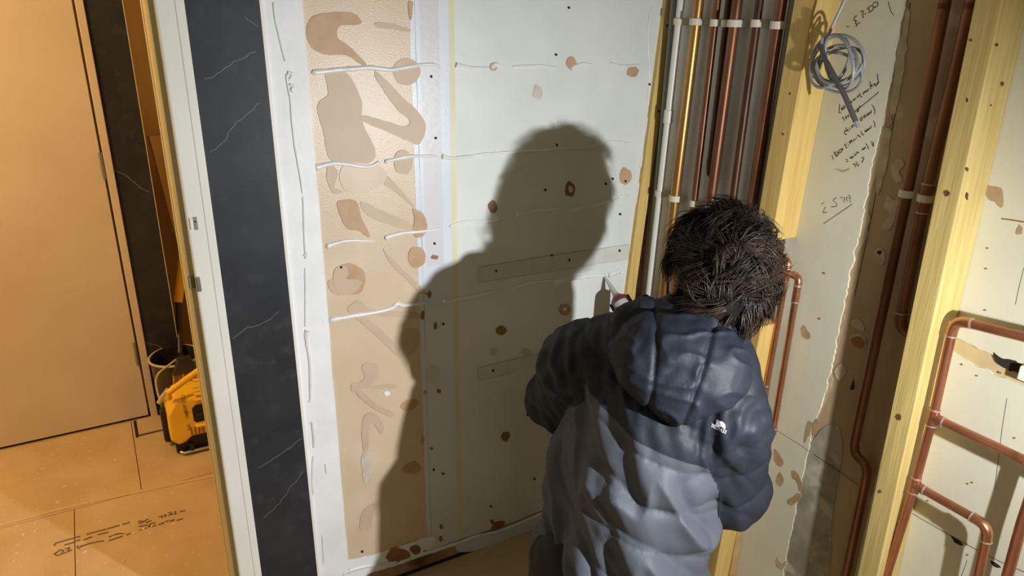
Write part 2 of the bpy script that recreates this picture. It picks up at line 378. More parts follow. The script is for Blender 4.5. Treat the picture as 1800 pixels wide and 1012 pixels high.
decal(c4([(185, 810), (200, 780), (235, 760), (230, 800), (215, 850), (185, 850)]), M['stain_pale'])
decal(c4([(325, 420), (350, 400), (385, 405), (380, 425), (345, 440)]), M['stain_mid'])
decal(c4([(330, 640), (370, 615), (395, 640), (380, 655), (345, 655)]), M['stain_mid'])
decal(c4([(275, 945), (300, 915), (345, 925), (358, 945), (320, 962), (290, 965)]), M['stain'], off=.0034)
decal(c4(blob(378, 920, 20, 15)), M['stain'], off=.0034)
decal(c4([(110, 990), (140, 980), (150, 1000), (130, 1012), (105, 1010)]), M['stain_mid'], off=.0034)
# spots on the pale boards
for l, m in [(c5(blob(345, 187, 15, 18, 8, .25)), 'stain_mid'), (c5(blob(528, 213, 15, 18)), 'stain_mid'), (c5(blob(245, 272, 14, 22)), 'stain_pink'), (c5(blob(506, 520, 15, 26)), 'stain_mid'),
             (c5(blob(342, 562, 17, 22, 9)), 'stain'), (c5(blob(112, 614, 12, 20)), 'stain'), (c5([(343, 752), (372, 748), (372, 785), (345, 790)]), 'stain_mid'), (c5(blob(326, 917, 16, 18, 8, .08)), 'stain_mid'),
             (c5(blob(138, 980, 16, 13)), 'stain'), (c4(blob(675, 160, 17, 14)), 'stain'), (c4(blob(688, 527, 15, 17)), 'stain'), (c4([(640, 845), (655, 825), (685, 822), (680, 838), (655, 850)]), 'stain'),
             (c4([(635, 820), (645, 818), (652, 830), (642, 832)]), 'stain'), (c4(blob(445, 145, 6, 13)), 'stain'), (c4(blob(457, 370, 8, 7)), 'stain'), (c4(blob(465, 842, 6, 9)), 'stain'), (c4(blob(465, 884, 7, 10)), 'stain'),
             (c4(blob(432, 569, 5, 4)), 'stain'), (c4(blob(400, 540, 8, 14)), 'stain_mid'), (c4(blob(410, 375, 8, 6)), 'stain_mid'), (c4(blob(645, 238, 12, 14)), 'stain_pink'), (c4(blob(762, 236, 16, 12)), 'stain_pink'),
             (c4(blob(440, 310, 22, 30)), 'tape'), (c4(blob(400, 105, 7, 16)), 'stain'), (c4(blob(425, 35, 7, 13)), 'stain'), (c3(blob(833, 228, 13, 14)), 'stain_mid'), (c3(blob(632, 880, 13, 9)), 'stain'), (c3([(540, 8), (556, 8), (552, 60), (545, 62)]), 'stain_mid'),
             (c5([(470, 740), (495, 730), (510, 738), (495, 765), (478, 755)]), 'stain_mid'), (c4(blob(278, 377, 11, 8, 8, .1)), 'plaster_white')]:
    decal(l, M[m])
decal(c5(blob(342, 560, 7, 9, 7, .2)), M['tape'], off=.0018); decal(c5(blob(325, 917, 5, 6, 7, .1)), M['plaster_white'], off=.0018)
# paper tape patches
decal(c5([(70, 792), (290, 757), (515, 725), (515, 768), (290, 803), (70, 836)]), M['tape'], 'tape_patch', smooth=0, jit=.1)
decal(c4([(593, 290), (800, 240), (830, 232), (830, 278), (700, 310), (595, 334)]), M['tape'], 'tape_patch', smooth=0, jit=.1)
for l in [[(70, 792), (290, 757), (515, 725)], [(515, 725), (515, 768), (290, 803), (70, 836), (70, 792)]]:
    MB().tube([P(u, v, 1, Y1-.0013) for u, v in c5(l)], .0006, 4).build('tape_edge', M['pencil'], wb)
MB().tube([P(u, v, 1, Y1-.0013) for u, v in c4([(830, 232), (593, 290), (595, 334), (700, 310)])], .0006, 4).build('tape_edge', M['pencil'], wb)
# drilled holes
for l in [c3([(620, 262)]), c3([(635, 472)]), c3([(631, 833)]), c3([(311, 914)]), c5([(338, 23)]), c5([(122, 803)]), c5([(339, 771)]), c5([(447, 545)]), c5([(468, 530)]), c5([(577, 250)]), c5([(506, 537)]), c5([(488, 743)]), c5([(300, 162)]),
          c5([(302, 430)]), c5([(268, 563)]), c5([(287, 757)]), c5([(490, 635)]), c4([(192, 927)]), c4([(472, 657)]), c4([(440, 643)]), c4([(646, 299)]), c4([(473, 137)]), c4([(638, 770)]), c4([(765, 452)]), c4([(790, 675)])]:
    u, v = l[0]; decal(blob(u, v, 2.0, 2.3, 8, .1), M['hole'], 'screw_hole', off=.0021, smooth=2, jit=.1)

# beads of adhesive
def bead(pxs, r0=5.5, r1=2.5, front=Y1, name='adhesive_bead', bulge=1.25, n=8):
    pts = [P(u, v, 1, front-.001) for u, v in pxs]; pts = catmull(pts, n); k = len(pts)
    rs = []
    for i, p in enumerate(pts):
        t = i/(k-1); r = .8*(r0+(r1-r0)*t)/F*((p-CAM).dot(FWD))
        if t < .12: r *= 1+(bulge-1)*math.sin(math.pi*min(1, t/.12*.8+.2))
        r *= 1+.25*noise.noise((p.x*45, p.z*60, 1.3)); rs.append(r)
    rs[0] *= .45; rs[-1] *= .3
    for i in range(1, k-1):
        pts[i] = pts[i]+Vector((0, 0, noise.noise((p.x*9, pts[i].x*40+pts[i].z*30, 4.4))*.0012))
    return MB().tube(pts, rs, 10, squash=(1, .8, 1)).build(name, M['adhesive'], wb, smooth=True)
for l, a, b in [([(548, 128), (594, 123), (645, 119), (687, 122), (728, 116), (758, 113), (774, 119)], 6, 3.5), ([(801, 114), (808, 114), (830, 119), (862, 119)], 5, 2.2), ([(862, 120), (872, 114), (880, 118)], 6, 4), ([(901, 118), (942, 115), (984, 120)], 3, 2),
                ([(1003, 122), (1010, 117), (1025, 111), (1043, 114)], 4, 2), ([(1072, 111), (1096, 116), (1126, 114)], 3, 2.5),
                ([(553, 295), (594, 287), (645, 293), (668, 284)], 5.5, 3), ([(676, 285), (707, 277), (740, 274), (769, 275)], 5, 3), ([(776, 275), (800, 278), (850, 271), (886, 267)], 5.5, 2), ([(880, 269), (930, 265), (985, 262), (1048, 258)], 3.5, 2), ([(1052, 256), (1078, 249), (1114, 252)], 3, 2),
                ([(573, 433), (609, 423), (658, 424)], 5, 2.5), ([(676, 419), (702, 411), (748, 406), (776, 402)], 5, 2), ([(790, 399), (820, 389), (866, 388), (890, 381)], 3.5, 2), ([(907, 379), (942, 371), (984, 367)], 4, 2.5), ([(1001, 371), (1060, 357), (1086, 350), (1092, 345), (1108, 345)], 3.5, 2.5),
                ([(578, 563), (616, 556), (666, 548), (690, 541), (698, 534), (712, 537), (747, 532)], 5, 4), ([(778, 530), (823, 523), (884, 509)], 4, 3), ([(901, 507), (936, 497), (975, 494)], 4.5, 3), ([(972, 500), (985, 494), (1000, 490), (1040, 485), (1066, 484)], 7, 4), ([(1069, 484), (1078, 480), (1090, 476)], 5, 6), ([(1092, 484), (1094, 478), (1098, 480)], 3, 3),
                ([(566, 566), (569, 560)], 4, 3),
                ([(702, 988), (742, 974), (808, 953), (835, 943), (869, 935), (905, 923), (955, 900)], 5, 4), ([(600, 1008), (640, 996), (700, 986)], 4, 4)]:
    bead(l, a, b)
for l, a, b in [([(481, 4), (484, 35), (489, 57), (497, 90), (502, 108)], 2.2, 2.5), ([(504, 130), (506, 150), (511, 175), (513, 206), (517, 245), (522, 277), (528, 310), (532, 340)], 2.6, 2.2), ([(533, 345), (535, 411), (537, 447)], 2, 2.2), ([(537, 470), (537, 520), (537, 575)], 2.2, 2), ([(539, 600), (545, 642), (546, 690), (546, 704)], 3.5, 3),
                ([(549, 740), (552, 765), (552, 787)], 4, 3), ([(551, 800), (549, 835), (551, 870)], 2.5, 2), ([(505, 128), (514, 130), (512, 136), (507, 142)], 4, 3), ([(508, 148), (515, 152), (512, 160)], 4, 4), ([(535, 450), (539, 445), (537, 455)], 3, 3), ([(541, 580), (538, 592), (542, 606)], 5, 4), ([(544, 706), (548, 698)], 4, 3), ([(572, 815), (574, 832)], 2, 1.5), ([(567, 940), (569, 990)], 2, 1.5)]:
    bead(l, a, b, front=Y1-.004)
for l, a, b in [([(1146, 12), (1141, 35), (1139, 71), (1141, 110), (1141, 148), (1138, 200)], 2, 1.6), ([(1138, 205), (1132, 260), (1125, 296)], 1.6, 2), ([(1122, 320), (1119, 360), (1117, 379), (1114, 415)], 2.5, 2), ([(1112, 430), (1108, 470), (1102, 500)], 1.4, 1.2)]:
    bead(l, a, b)
# marble veins
veins = MB()
for l in [[(362, 140), (385, 128), (410, 110), (428, 102), (450, 90)], [(370, 268), (392, 250), (405, 228), (428, 205), (455, 182)], [(410, 595), (430, 578), (460, 570), (490, 548)], [(463, 910), (490, 885), (510, 858), (532, 828)], [(455, 822), (490, 800), (530, 770)], [(478, 60), (430, 30)]]:
    pts = [P(u, v, 1, Y1-.0121)+Vector((0, 0, 0)) for u, v in l]
    pts = [p+noise.noise_vector(p*80)*.004 for p in catmull(pts, 6)]
    veins.tube([Vector((p.x, Y1-.0121, p.z)) for p in pts if p.x < .32], .0005, 4, squash=(1, .2, 1))
veins.build('marble_vein', M['vein'], wb)

# doorway lining, casing with strike plates
tr = struct(MB().box((P(271, 5, 1, Y1-.022).x, Y1-.022, -.0), (.182, Y1+.02, 2.06)).build('trim_1', M['paint_white'], bevel=.004))
MB().box((.170, Y1-.0235, 0), (.187, Y1+.0, 2.06)).build('casing_bead', M['paint_white'], tr, bevel=.002)
MB().box((P(259, 5, 1, Y1-.004).x, Y1-.004, 0), (.19, Y1+.112, 2.03)).build('door_lining', M['paint_side'], tr, bevel=.001)
MB().box((P(246, 5, 1, Y1+.135).x, Y1+.115, 0), (.2, Y1+.135, 2.06)).build('hall_casing', M['paint_side'], tr, bevel=.003)
c = P(341, 393, 1, Y1-.024)
MB().box((c.x-.007, Y1-.0245, c.z-.012), (c.x+.003, Y1-.012, c.z+.012)).build('keep_box', M['paint_white'], tr)
MB().box((c.x-.001, Y1-.0250, c.z-.013), (c.x+.007, Y1-.018, c.z+.013)).build('strike_plate', M['steel'], tr, bevel=.001)
MB().lathe([(.0015, 0), (.0015, .002)], (c.x+.003, Y1-.027, c.z+.004), (0, 1, 0), 8).build('screw_head', M['gap'], tr)
c = P(348, 500, 1, Y1-.024)
MB().box((c.x-.003, Y1-.026, c.z-.016), (c.x+.006, Y1-.012, c.z+.016)).build('strike_plate', M['steel'], tr, bevel=.002)
MB().box((c.x-.016, Y1-.010, c.z-.012), (c.x-.004, Y1-.002, c.z+.014)).build('latch_hole', mat('latch_grey', (120, 116, 100), .5), tr, bevel=.002)

# ---- hall beyond the doorway
wf = struct(MB().box((-1.55, Y2+.02, -.02), (-.9, Y2+.12, 2.4)).add(*(lambda m: (m.v, m.f))(MB().box((.02, Y2+.02, -.02), (.15, Y2+.10, 2.4)))).build('wall_far', M['hall_wall']))
MB().box((.045, Y2-.002, .0), (P(215, 5, 1, Y2).x, Y2+.02, 2.4)).build('laminate_panel', M['marble'], wf, label='black marble-effect strip beside the hall door')
MB().box((P(215, 5, 1, Y2).x, Y2-.0025, .0), (P(215, 5, 1, Y2).x+.0022, Y2+.06, 2.4)).build('panel_edge', M['hall_wall'], wf)
v2 = MB()
for l in [[(190, 299), (215, 304), (235, 320), (262, 338)], [(250, 600), (275, 607), (300, 622)]]:
    pts = [P(u, v, 1, Y2-.0022) for u, v in l]; pts = [p+noise.noise_vector(p*60)*.005 for p in catmull(pts, 6)]
    v2.tube([Vector((p.x, Y2-.0022, p.z)) for p in pts], .0009, 4, squash=(1, .2, 1))
v2.build('marble_vein', M['vein'], wf)
dr = struct(MB().box((-.88, Y2, .010), (P(128, 5, 1, Y2).x-.002, Y2+.04, 2.03)).build('door_1', M['door'], bevel=.0015))
MB().box((-.9, Y2+.01, -.001), (.03, Y2+.06, .012)).build('door_gap', M['gap'], dr)
for (u, v) in [(180, 292), (239, 622)]:
    c = P(u, v, 1, Y2-.006)
    MB().tube([c+Vector((0, 0, -.045)), c+Vector((0, 0, .045))], .006, 10).build('hinge', M['steel'], dr, smooth=True)
tf = struct(MB().box((.022, Y2-.012, 0), (.046, Y2+.05, 2.06)).build('trim_2', M['door'], bevel=.002))
MB().box((-.92, Y2-.012, 2.03), (.022, Y2+.05, 2.06)).build('head_casing', M['door'], tf)
struct(MB().box((.12, 3.26, -.02), (.75, 3.36, 2.4)).build('wall_closet', M['closet']))
struct(MB().box((.72, Y1+.11, -.02), (.8, 3.36, 2.4)).build('wall_hall_right', M['hall_wall']))
struct(MB().box((-1.6, 3.45, -.02), (1.0, 3.55, 2.4)).build('wall_hall_end', M['hall_wall']))

# leaning board in the closet
a = P(262, 240, 1, 3.12); b = P(336, 520, 1, 3.06); dx = Vector((.26, 0, -.004))
lb = thing('leaning_board', 'tan sheet of board leaning in the dark gap behind the doorway', 'board', (.3, 3.1, 0))
bd = (b-a); b0 = a+bd*((a.z-.0)/(a.z-b.z))
MB().slab([a, a+dx, b0+dx+Vector((0, 0, 0)), b0], (0, .012, 0)).build('sheet', mat('tan_sheet', (222, 192, 142), .6, rgb2=(210, 178, 126), scale=4), lb)
MB().slab([a+Vector((-.007, .004, 0)), a+Vector((.002, .004, 0)), b0+Vector((.002, .004, 0)), b0+Vector((-.007, .004, 0))], (0, .008, 0)).build('sheet_edge', M['sole'], lb)

# broom with yellow handle
p0 = P(326, 412, 1, 2.98); p1 = P(313, 530, 1, 2.93); p2 = P(317, 632, 1, 2.78)
br = thing('broom', 'broom with yellow grip and straw bristles propped behind the yellow charger', 'broom', (p2.x, p2.y, 0))
dd = (p0-p1)
MB().tube([p1, p0, p0+dd*1.2], .0165, 14).build('grip', M['yellow'], br, smooth=True, label='yellow grip')
MB().tube([p2, p1], .011, 12).build('shaft', M['black'], br, smooth=True)
h0 = P(324, 640, 1, 2.655)
MB().hexa([h0+Vector((-.045, -.02, -.03)), h0+Vector((.045, -.02, -.03)), h0+Vector((.045, .02, -.03)), h0+Vector((-.045, .02, -.03))], [h0+Vector((-.02, -.012, .03)), h0+Vector((.02, -.012, .03)), h0+Vector((.02, .012, .03)), h0+Vector((-.02, .012, .03))]).build('ferrule', M['bin'], br, bevel=.004)
MB().tube([h0+Vector((0, 0, .02)), p2+Vector((0, 0, .02))], .010, 8).build('socket', M['black'], br)
bst = MB()
for i in range(90):
    x = random.uniform(-.045, .045); y = random.uniform(-.018, .018)
    bst.tube([h0+Vector((x*.95, y, -.028)), h0+Vector((x*1.05, y, -.09)), h0+Vector((x*1.25+random.uniform(-.004, .004), y*1.2, -.17))], .0022, 4)
o = bst.build('bristles', M['straw'], br, kind='stuff')

# smoky tub behind the charger
tb = P(296, 720, 2, 0.0); tb = Vector((.135, 2.765, 0))
tub = thing('plastic_tub', 'smoky dark plastic tub with a pale rim behind the yellow charger', 'tub', tb)
ct = tb+Vector((0, 0, 0))
MB().lathe([(.062, .0), (.075, .02), (.082, .14), (.086, .265), (.088, .27), (.082, .27), (.078, .14), (.05, .01)], ct, (0, -.06, 1), 28).build('tub_body', M['bin'], tub, smooth=True)
rim = [ct+Vector((math.cos(t)*.089, math.sin(t)*.089-.016, .27)) for t in np.linspace(0, 2*math.pi, 33)]
MB().tube(rim, .0045, 8).build('rim', M['cord'], tub, smooth=True)
cdp = [P(u, v, 1, yy) for u, v, yy in [(312, 630, 2.68), (292, 645, 2.66), (279, 656, 2.64), (274, 670, 2.64), (277, 690, 2.62), (281, 702, 2.60)]]
cl = thing('pale_cord', 'pale cord hanging over the dark tub beside the yellow charger', 'cord', (cdp[-1].x, cdp[-1].y, cdp[-1].z))
MB().tube(catmull(cdp, 5), .0035, 8).build('flex', M['cord'], cl, smooth=True)
MB().tube([cdp[-1]+Vector((-.004, 0, -.012)), cdp[-1]+Vector((.01, -.004, .012)), cdp[-1]+Vector((.03, -.008, .04))], [.009, .008, .005], 10).build('plug', M['cord'], cl, smooth=True)

# yellow charger / site radio
YC = 2.50
q = P(309, 795, 1, YC); TX0 = q.x-.004; TX1 = TX0+.27; TZ = P(290, 700, 1, YC).z; TD = .14
ch = thing('site_charger', 'yellow and black power-tool charger on the hall floor behind the doorway', 'charger', ((TX0+TX1)/2, YC+TD/2, 0))
def prism_y(mb, prof, y0, y1):   # prof in (x, z)
    return mb.slab([Vector((x, y0, z)) for x, z in prof], (0, y1-y0, 0))
zb = .045
prism_y(MB(), [(TX0-.004, zb+.02), (TX0+.02, zb-.004), (TX0+.045, zb+.004), (TX0+.065, zb+.02), (TX1-.06, zb+.02), (TX1-.04, zb+.0), (TX1, zb+.02), (TX1-.008, TZ-.06), (TX1-.03, TZ-.02), (TX0+.03, TZ-.02), (TX0-.002, TZ-.07)], YC, YC+TD).build('body', M['yellow'], ch, bevel=.008)
MB().box((TX0+.008, YC+.008, .004), (TX1-.008, YC+TD-.004, zb+.03)).build('base', M['black'], ch, bevel=.006)
MB().box((TX0-.022, YC+.07, .02), (TX0+.01, YC+TD-.03, .15)).build('side_bumper', M['black'], ch, bevel=.01)
MB().tube([(TX0+.02, YC+.0, .016), (TX0+.03, YC-.008, .012), (TX1-.03, YC-.008, .012), (TX1-.02, YC, .016)], .006, 8).build('foot_rail', M['steel'], ch, smooth=True)
MB().box((TX0+.05, YC-.012, .004), (TX0+.066, YC+.02, .04)).build('foot', M['black'], ch, bevel=.004)
c = P(345, 735, 1, YC)
bx0, bz0, bz1 = P(340, 735, 1, YC).x, P(345, 742, 1, YC).z, P(345, 711, 1, YC).z
prism_y(MB(), [(bx0, bz0+.008), (bx0+.008, bz0), (TX1-.03, bz0), (TX1-.02, bz0+.01), (TX1-.02, bz1-.01), (TX1-.03, bz1), (bx0+.012, bz1), (bx0, bz1-.012)], YC-.001, YC+.004).build('battery_bay', M['black'], ch)
MB().box((bx0+.01, YC-.008, (bz0+bz1)/2-.008), (TX1-.03, YC, (bz0+bz1)/2+.004)).build('bay_latch', M['bin'], ch, bevel=.003)
for k in range(2): MB().box((bx0+.035, YC-.0025, bz0+.012+k*.008), (TX1-.03, YC, bz0+.0145+k*.008)).build('contact', M['steel'], ch)
MB().tube([(bx0+.004, YC-.002, bz0-.014), (bx0+.03, YC-.008, bz0-.012), (TX1-.03, YC-.008, bz0-.012)], .007, 8).build('bay_lip', M['yellow'], ch, smooth=True)
for k in range(12):
    x = TX0+.062+k*.0125
    MB().box((x, YC-.002, zb+.026), (x+.0045, YC+.002, zb+.056)).build('vent_slot', mat('vent_dark', (150, 96, 12), .6) if k == 0 else bpy.data.materials['vent_dark'], ch)
for k, v in enumerate((668, 680, 692, 703)):
    l = P(338+k, v, 1, YC)
    MB().tube([(l.x, YC-.002, l.z), (l.x+.03, YC-.006, l.z-.004+.006*(k % 2)), (TX1-.03, YC-.004, l.z)], .006, 8).build('grip_ridge', M['yellow'], ch, smooth=True)
hA, hB, hC_ = P(296, 690, 1, YC-.01), P(325, 668, 1, YC+.01), P(360, 643, 1, YC+.03)
MB().tube([hA+Vector((0, .02, -.03)), hA, hB, hC_, hC_+Vector((.14, 0, .0)), hC_+Vector((.17, .02, -.05))], .011, 10).build('carry_handle', M['yellow'], ch, smooth=True)

def text_mesh(body, size, extrude=.0):
    cu = bpy.data.curves.new('t', 'FONT'); cu.body = body; cu.size = size; cu.align_x = 'CENTER'; cu.align_y = 'CENTER'; cu.resolution_u = 3
    o = bpy.data.objects.new('t', cu); COL.objects.link(o)
    bpy.context.view_layer.update()
    me = bpy.data.meshes.new_from_object(o.evaluated_get(bpy.context.evaluated_depsgraph_get()))
    vs = [v.co.copy() for v in me.vertices]; fs = [list(p.vertices) for p in me.polygons]
    bpy.data.objects.remove(o); bpy.data.curves.remove(cu); bpy.data.meshes.remove(me)
    return vs, fs
for s_, (u, v), sz in [('CRU', (322, 700), .024), ('LEOM', (325, 718), .022), ('CRU', (328, 728), .022), ('CPU', (332, 751), .022)]:
    vs, fs = text_mesh(s_, sz*.62); c = P(u, v, 1, YC-.0012)
    MB().add([c+Vector((v_.y*1.1, 0, -v_.x)) for v_ in vs], fs).build('lettering', M['black'], ch)

# ------------------------------------------------------------------ right wall
wr = struct(MB().box((XR+.0045, -1.3, -.02), (XR+.12, Y1+.02, 2.4)).build('wall_right', M['brown_wall']))
# grey lining behind the pipes (cool grey) 
XG = XR-.036
MB().box((XG, 1.165, 0), (XR+.009, Y1+.05, 2.4)).build('grey_lining', M['grey_wall'], wr, label='plain grey lining behind the row of pipes')
# plaster skim between the two studs with ragged edge
rag = [(1592, 4), (1580, 60), (1572, 110), (1560, 170), (1552, 215), (1546, 230), (1538, 262), (1530, 300), (1524, 340), (1516, 380), (1508, 420), (1496, 470), (1488, 510), (1478, 560), (1470, 600), (1462, 640), (1452, 680), (1440, 720), (1428, 760), (1418, 800), (1408, 850), (1396, 910), (1385, 960), (1376, 1012)]
def ragged(pxs, X, amp, n=5, sc=90):
    out = []
    for p in catmull([P(u, v, 0, X) for u, v in pxs], n):
        out.append(Vector((X, p.y+noise.noise((p.z*sc, 2.2, amp*100))*amp+noise.noise((p.z*sc*.3, 7.2, 1))*amp*1.2, p.z)))
    return out
edge = ragged(rag, XR, .0035, 8, 130)
top = Vector((XR, edge[0].y-.03, 2.4)); bot = Vector((XR, edge[-1].y, 0))
MB().slab([Vector((XR, 1.136, 2.4)), top]+edge+[bot, Vector((XR, 1.136, 0))], (.0085, 0, 0)).build('plaster_skim', M['skim'], wr, label='cream plaster with handwriting and a torn ragged edge')
edge2 = ragged([(u+(10 if i < 8 else 3)+5*math.sin(i*2.1), v) for i, (u, v) in enumerate(rag[3:20])], XR+.0030, .010, 6, 60)
MB().slab([p+Vector((0, .03, 0)) for p in edge2[::6]]+edge2[::-1], (.0013, 0, 0)).build('torn_plaster', mat('brownish_plaster', (190, 170, 142), .7, rgb2=(172, 148, 116), scale=18, bump=.2), wr)
# grey stained lower band in the channel
decal([(1452, 748), (1475, 752), (1480, 800), (1470, 860), (1462, 920), (1450, 1012), (1372, 1012), (1385, 960), (1400, 890), (1413, 820), (1420, 785)], M['grey_stain'], 'plaster_patch', parent=wr, ax=0, val=XR+.0030, th=.001, jit=.7)
for l in [[(1566, 190), (1580, 60), (1586, 60), (1592, 20), (1600, 20), (1590, 110), (1576, 190), (1568, 200)], [(1540, 330), (1550, 240), (1562, 225), (1566, 240), (1556, 300), (1545, 340)], [(1566, 290), (1584, 278), (1590, 290), (1580, 300), (1586, 318), (1572, 318)],
          [(1560, 345), (1575, 352), (1580, 346), (1572, 385), (1560, 404), (1548, 400), (1562, 380), (1556, 362)], [(1533, 450), (1543, 438), (1552, 440), (1556, 455), (1546, 468), (1536, 458)], [(1494, 566), (1510, 560), (1520, 578), (1512, 580)], [(1495, 590), (1515, 590), (1522, 606), (1510, 612), (1496, 600)],
          [(1466, 650), (1480, 640), (1486, 655), (1474, 668)]]:
    decal(l, M['torn'], 'plaster_flake', parent=wr, ax=0, val=XR+.0030, th=.0012, jit=1.2)
decal([(1496, 595), (1512, 592), (1520, 604), (1512, 612), (1500, 606)], M['stain'], 'bare_patch', parent=wr, ax=0, val=XR+.0022, th=.001)
for l in [[(1541, 443), (1549, 441), (1547, 448)], [(1497, 675), (1500, 666), (1500, 684), (1494, 683)], [(1600, 268), (1606, 264), (1604, 272), (1598, 274)]]:
    decal(l, M['hole'], 'hole', parent=wr, ax=0, val=XR+.0024, th=.001)
def wline(pxs, m, r=.0006, X=XR-.0003, name='crack', n=4, j=.0):
    pts = [P(u, v, 0, X) for u, v in pxs]
    if n: pts = catmull(pts, n)
    MB().tube(pts, r, 4, squash=(.3, 1, 1)).build(name, m, wr)
wline([(1600, 5), (1592, 60), (1583, 120), (1575, 190), (1568, 230)], M['hole'], .0008, XR+.0042, 'board_joint')
wline([(1560, 240), (1545, 310), (1532, 380), (1515, 460), (1502, 520)], M['hole'], .0008, XR+.0042, 'board_joint')
wline([(1365, 756), (1400, 778), (1424, 794)], M['ink_soft'], .0006)
wline([(1430, 798), (1470, 825), (1515, 857)], M['hole'], .0007, XR+.0026)
# bare patches and chips in the skim
for l, m in [([(1408, 578), (1414, 572), (1424, 588), (1420, 597), (1410, 590)], 'chip_tan'), ([(1360, 795), (1364, 790), (1376, 808), (1372, 820), (1362, 812)], 'chip_tan'), ([(1366, 838), (1372, 830), (1378, 845), (1372, 855), (1364, 848)], 'chip_tan'),
             ([(1392, 828), (1402, 832), (1410, 850), (1406, 864), (1400, 845), (1392, 838)], 'chip_tan'), ([(1420, 740), (1428, 745), (1420, 770), (1414, 778), (1416, 755)], 'chip_tan'), ([(1366, 980), (1374, 990), (1382, 985), (1376, 1000), (1364, 995)], 'torn'), ([(1428, 748), (1436, 735), (1440, 742), (1430, 765)], 'chip_tan'), ([(1385, 880), (1404, 866), (1408, 872), (1392, 888)], 'chip_tan'),
             ([(1728, 330), (1740, 326), (1758, 332), (1764, 350), (1762, 366), (1752, 358), (1738, 350)], 'chip_tan'), ([(1788, 395), (1796, 402), (1794, 412), (1786, 410)], 'chip_tan')]:
    decal(l, M[m], 'bare_patch', parent=wr, ax=0, val=XR-.0006, th=.0005, jit=1)
decal([(1469, 297), (1480, 303), (1490, 300), (1494, 296), (1486, 300), (1478, 299)], M['torn'], 'filler_nick', parent=wr, ax=0, val=XR-.001, th=.001, jit=.3)
for u, v in [(1735, 436), (1733, 472), (1731, 545), (1690, 640), (1716, 660), (1708, 848), (1758, 655), (1783, 770), (1700, 850), (1630, 880), (1700, 975), (1650, 880), (1440, 560), (1448, 480)]:
    decal(blob(u, v, 2.2, 1.6, 7, .3), M['stain'], 'screw_hole', parent=wr, ax=0, val=XR-.0008, th=.0006, jit=.2)
wline([(1760, 384), (1775, 386), (1800, 390)], M['stain'], .0012); wline([(1800, 470), (1790, 510), (1785, 535)], M['ink_soft'], .0005)
wline([(1770, 700), (1762, 750), (1756, 800), (1748, 860)], M['ink_soft'], .0005)
wline([(1600, 900), (1660, 935), (1740, 978), (1800, 1005)], M['ink_soft'], .0008); wline([(1700, 985), (1690, 1012)], M['ink_soft'], .0006)
decal([(1672, 942), (1685, 950), (1692, 958), (1680, 955)], M['hole'], 'hole', parent=wr, ax=0, val=XR-.0012, th=.001, jit=.6)
decal([(1740, 985), (1752, 990), (1760, 998), (1746, 994)], M['hole'], 'hole', parent=wr, ax=0, val=XR-.0012, th=.001, jit=.6)
# plaster right of the second stud, in two sheets with a rough channel between
def wquad(pxs): return [P(u, v, 0, XR) for u, v in pxs]
ys = .80
up_edge = [(1640, 570), (1680, 592), (1720, 612), (1760, 630), (1772, 640), (1800, 650), (1840, 668), (1900, 690), (2000, 735)]
lo_edge = [(1640, 592), (1680, 622), (1720, 645), (1740, 650), (1748, 660), (1775, 668), (1800, 680), (1840, 700), (1900, 728), (2000, 775)]
ue = catmull(wquad(up_edge), 4); le = catmull(wquad(lo_edge), 4)
for l in (ue, le):
    for p in l: p.z += noise.noise((p.y*70, 1.1, 0))*.004
ue = [Vector((XR, ys, ue[0].z))]+[p for p in ue if p.y < ys-.01]; le = [Vector((XR, ys, le[0].z))]+[p for p in le if p.y < ys-.01]
ylast = min(ue[-1].y, le[-1].y)
MB().slab([Vector((XR, ys, 2.4))]+ue+[Vector((XR, ylast, ue[-1].z)), Vector((XR, -1.3, ue[-1].z)), Vector((XR, -1.3, 2.4))], (.0085, 0, 0)).build('plaster_skim', M['skim'], wr, label='upper cream plaster behind the copper rails')
MB().slab([Vector((XR, ys, 0))]+le+[Vector((XR, ylast, le[-1].z)), Vector((XR, -1.3, le[-1].z)), Vector((XR, -1.3, 0))], (.0085, 0, 0)).build('plaster_skim', M['skim'], wr, label='lower cream plaster behind the copper rails')
MB().slab(wquad([(1600, 565), (1700, 590), (1800, 635), (1900, 680), (1900, 740), (1800, 690), (1700, 650), (1600, 610)]), (.0005, 0, 0)).build('channel_back', mat('channel_tan', (206, 186, 140), .7, rgb2=(192, 170, 124), scale=12), wr).location = (.0038, 0, 0)
decal([(1748, 618), (1756, 628), (1785, 636), (1800, 645), (1800, 655), (1775, 650), (1752, 636)], M['hole'], 'chased_hole', parent=wr, ax=0, val=XR-.0006, th=.0006, jit=1)
bxp = P(1800, 655, 0, XR-.01)
MB().box((XR-.020, bxp.y-.05, bxp.z-.012), (XR+.008, bxp.y+.005, bxp.z+.014)).build('junction_block', M['pvc'], wr, bevel=.002, label='white block set in the rough wall channel')

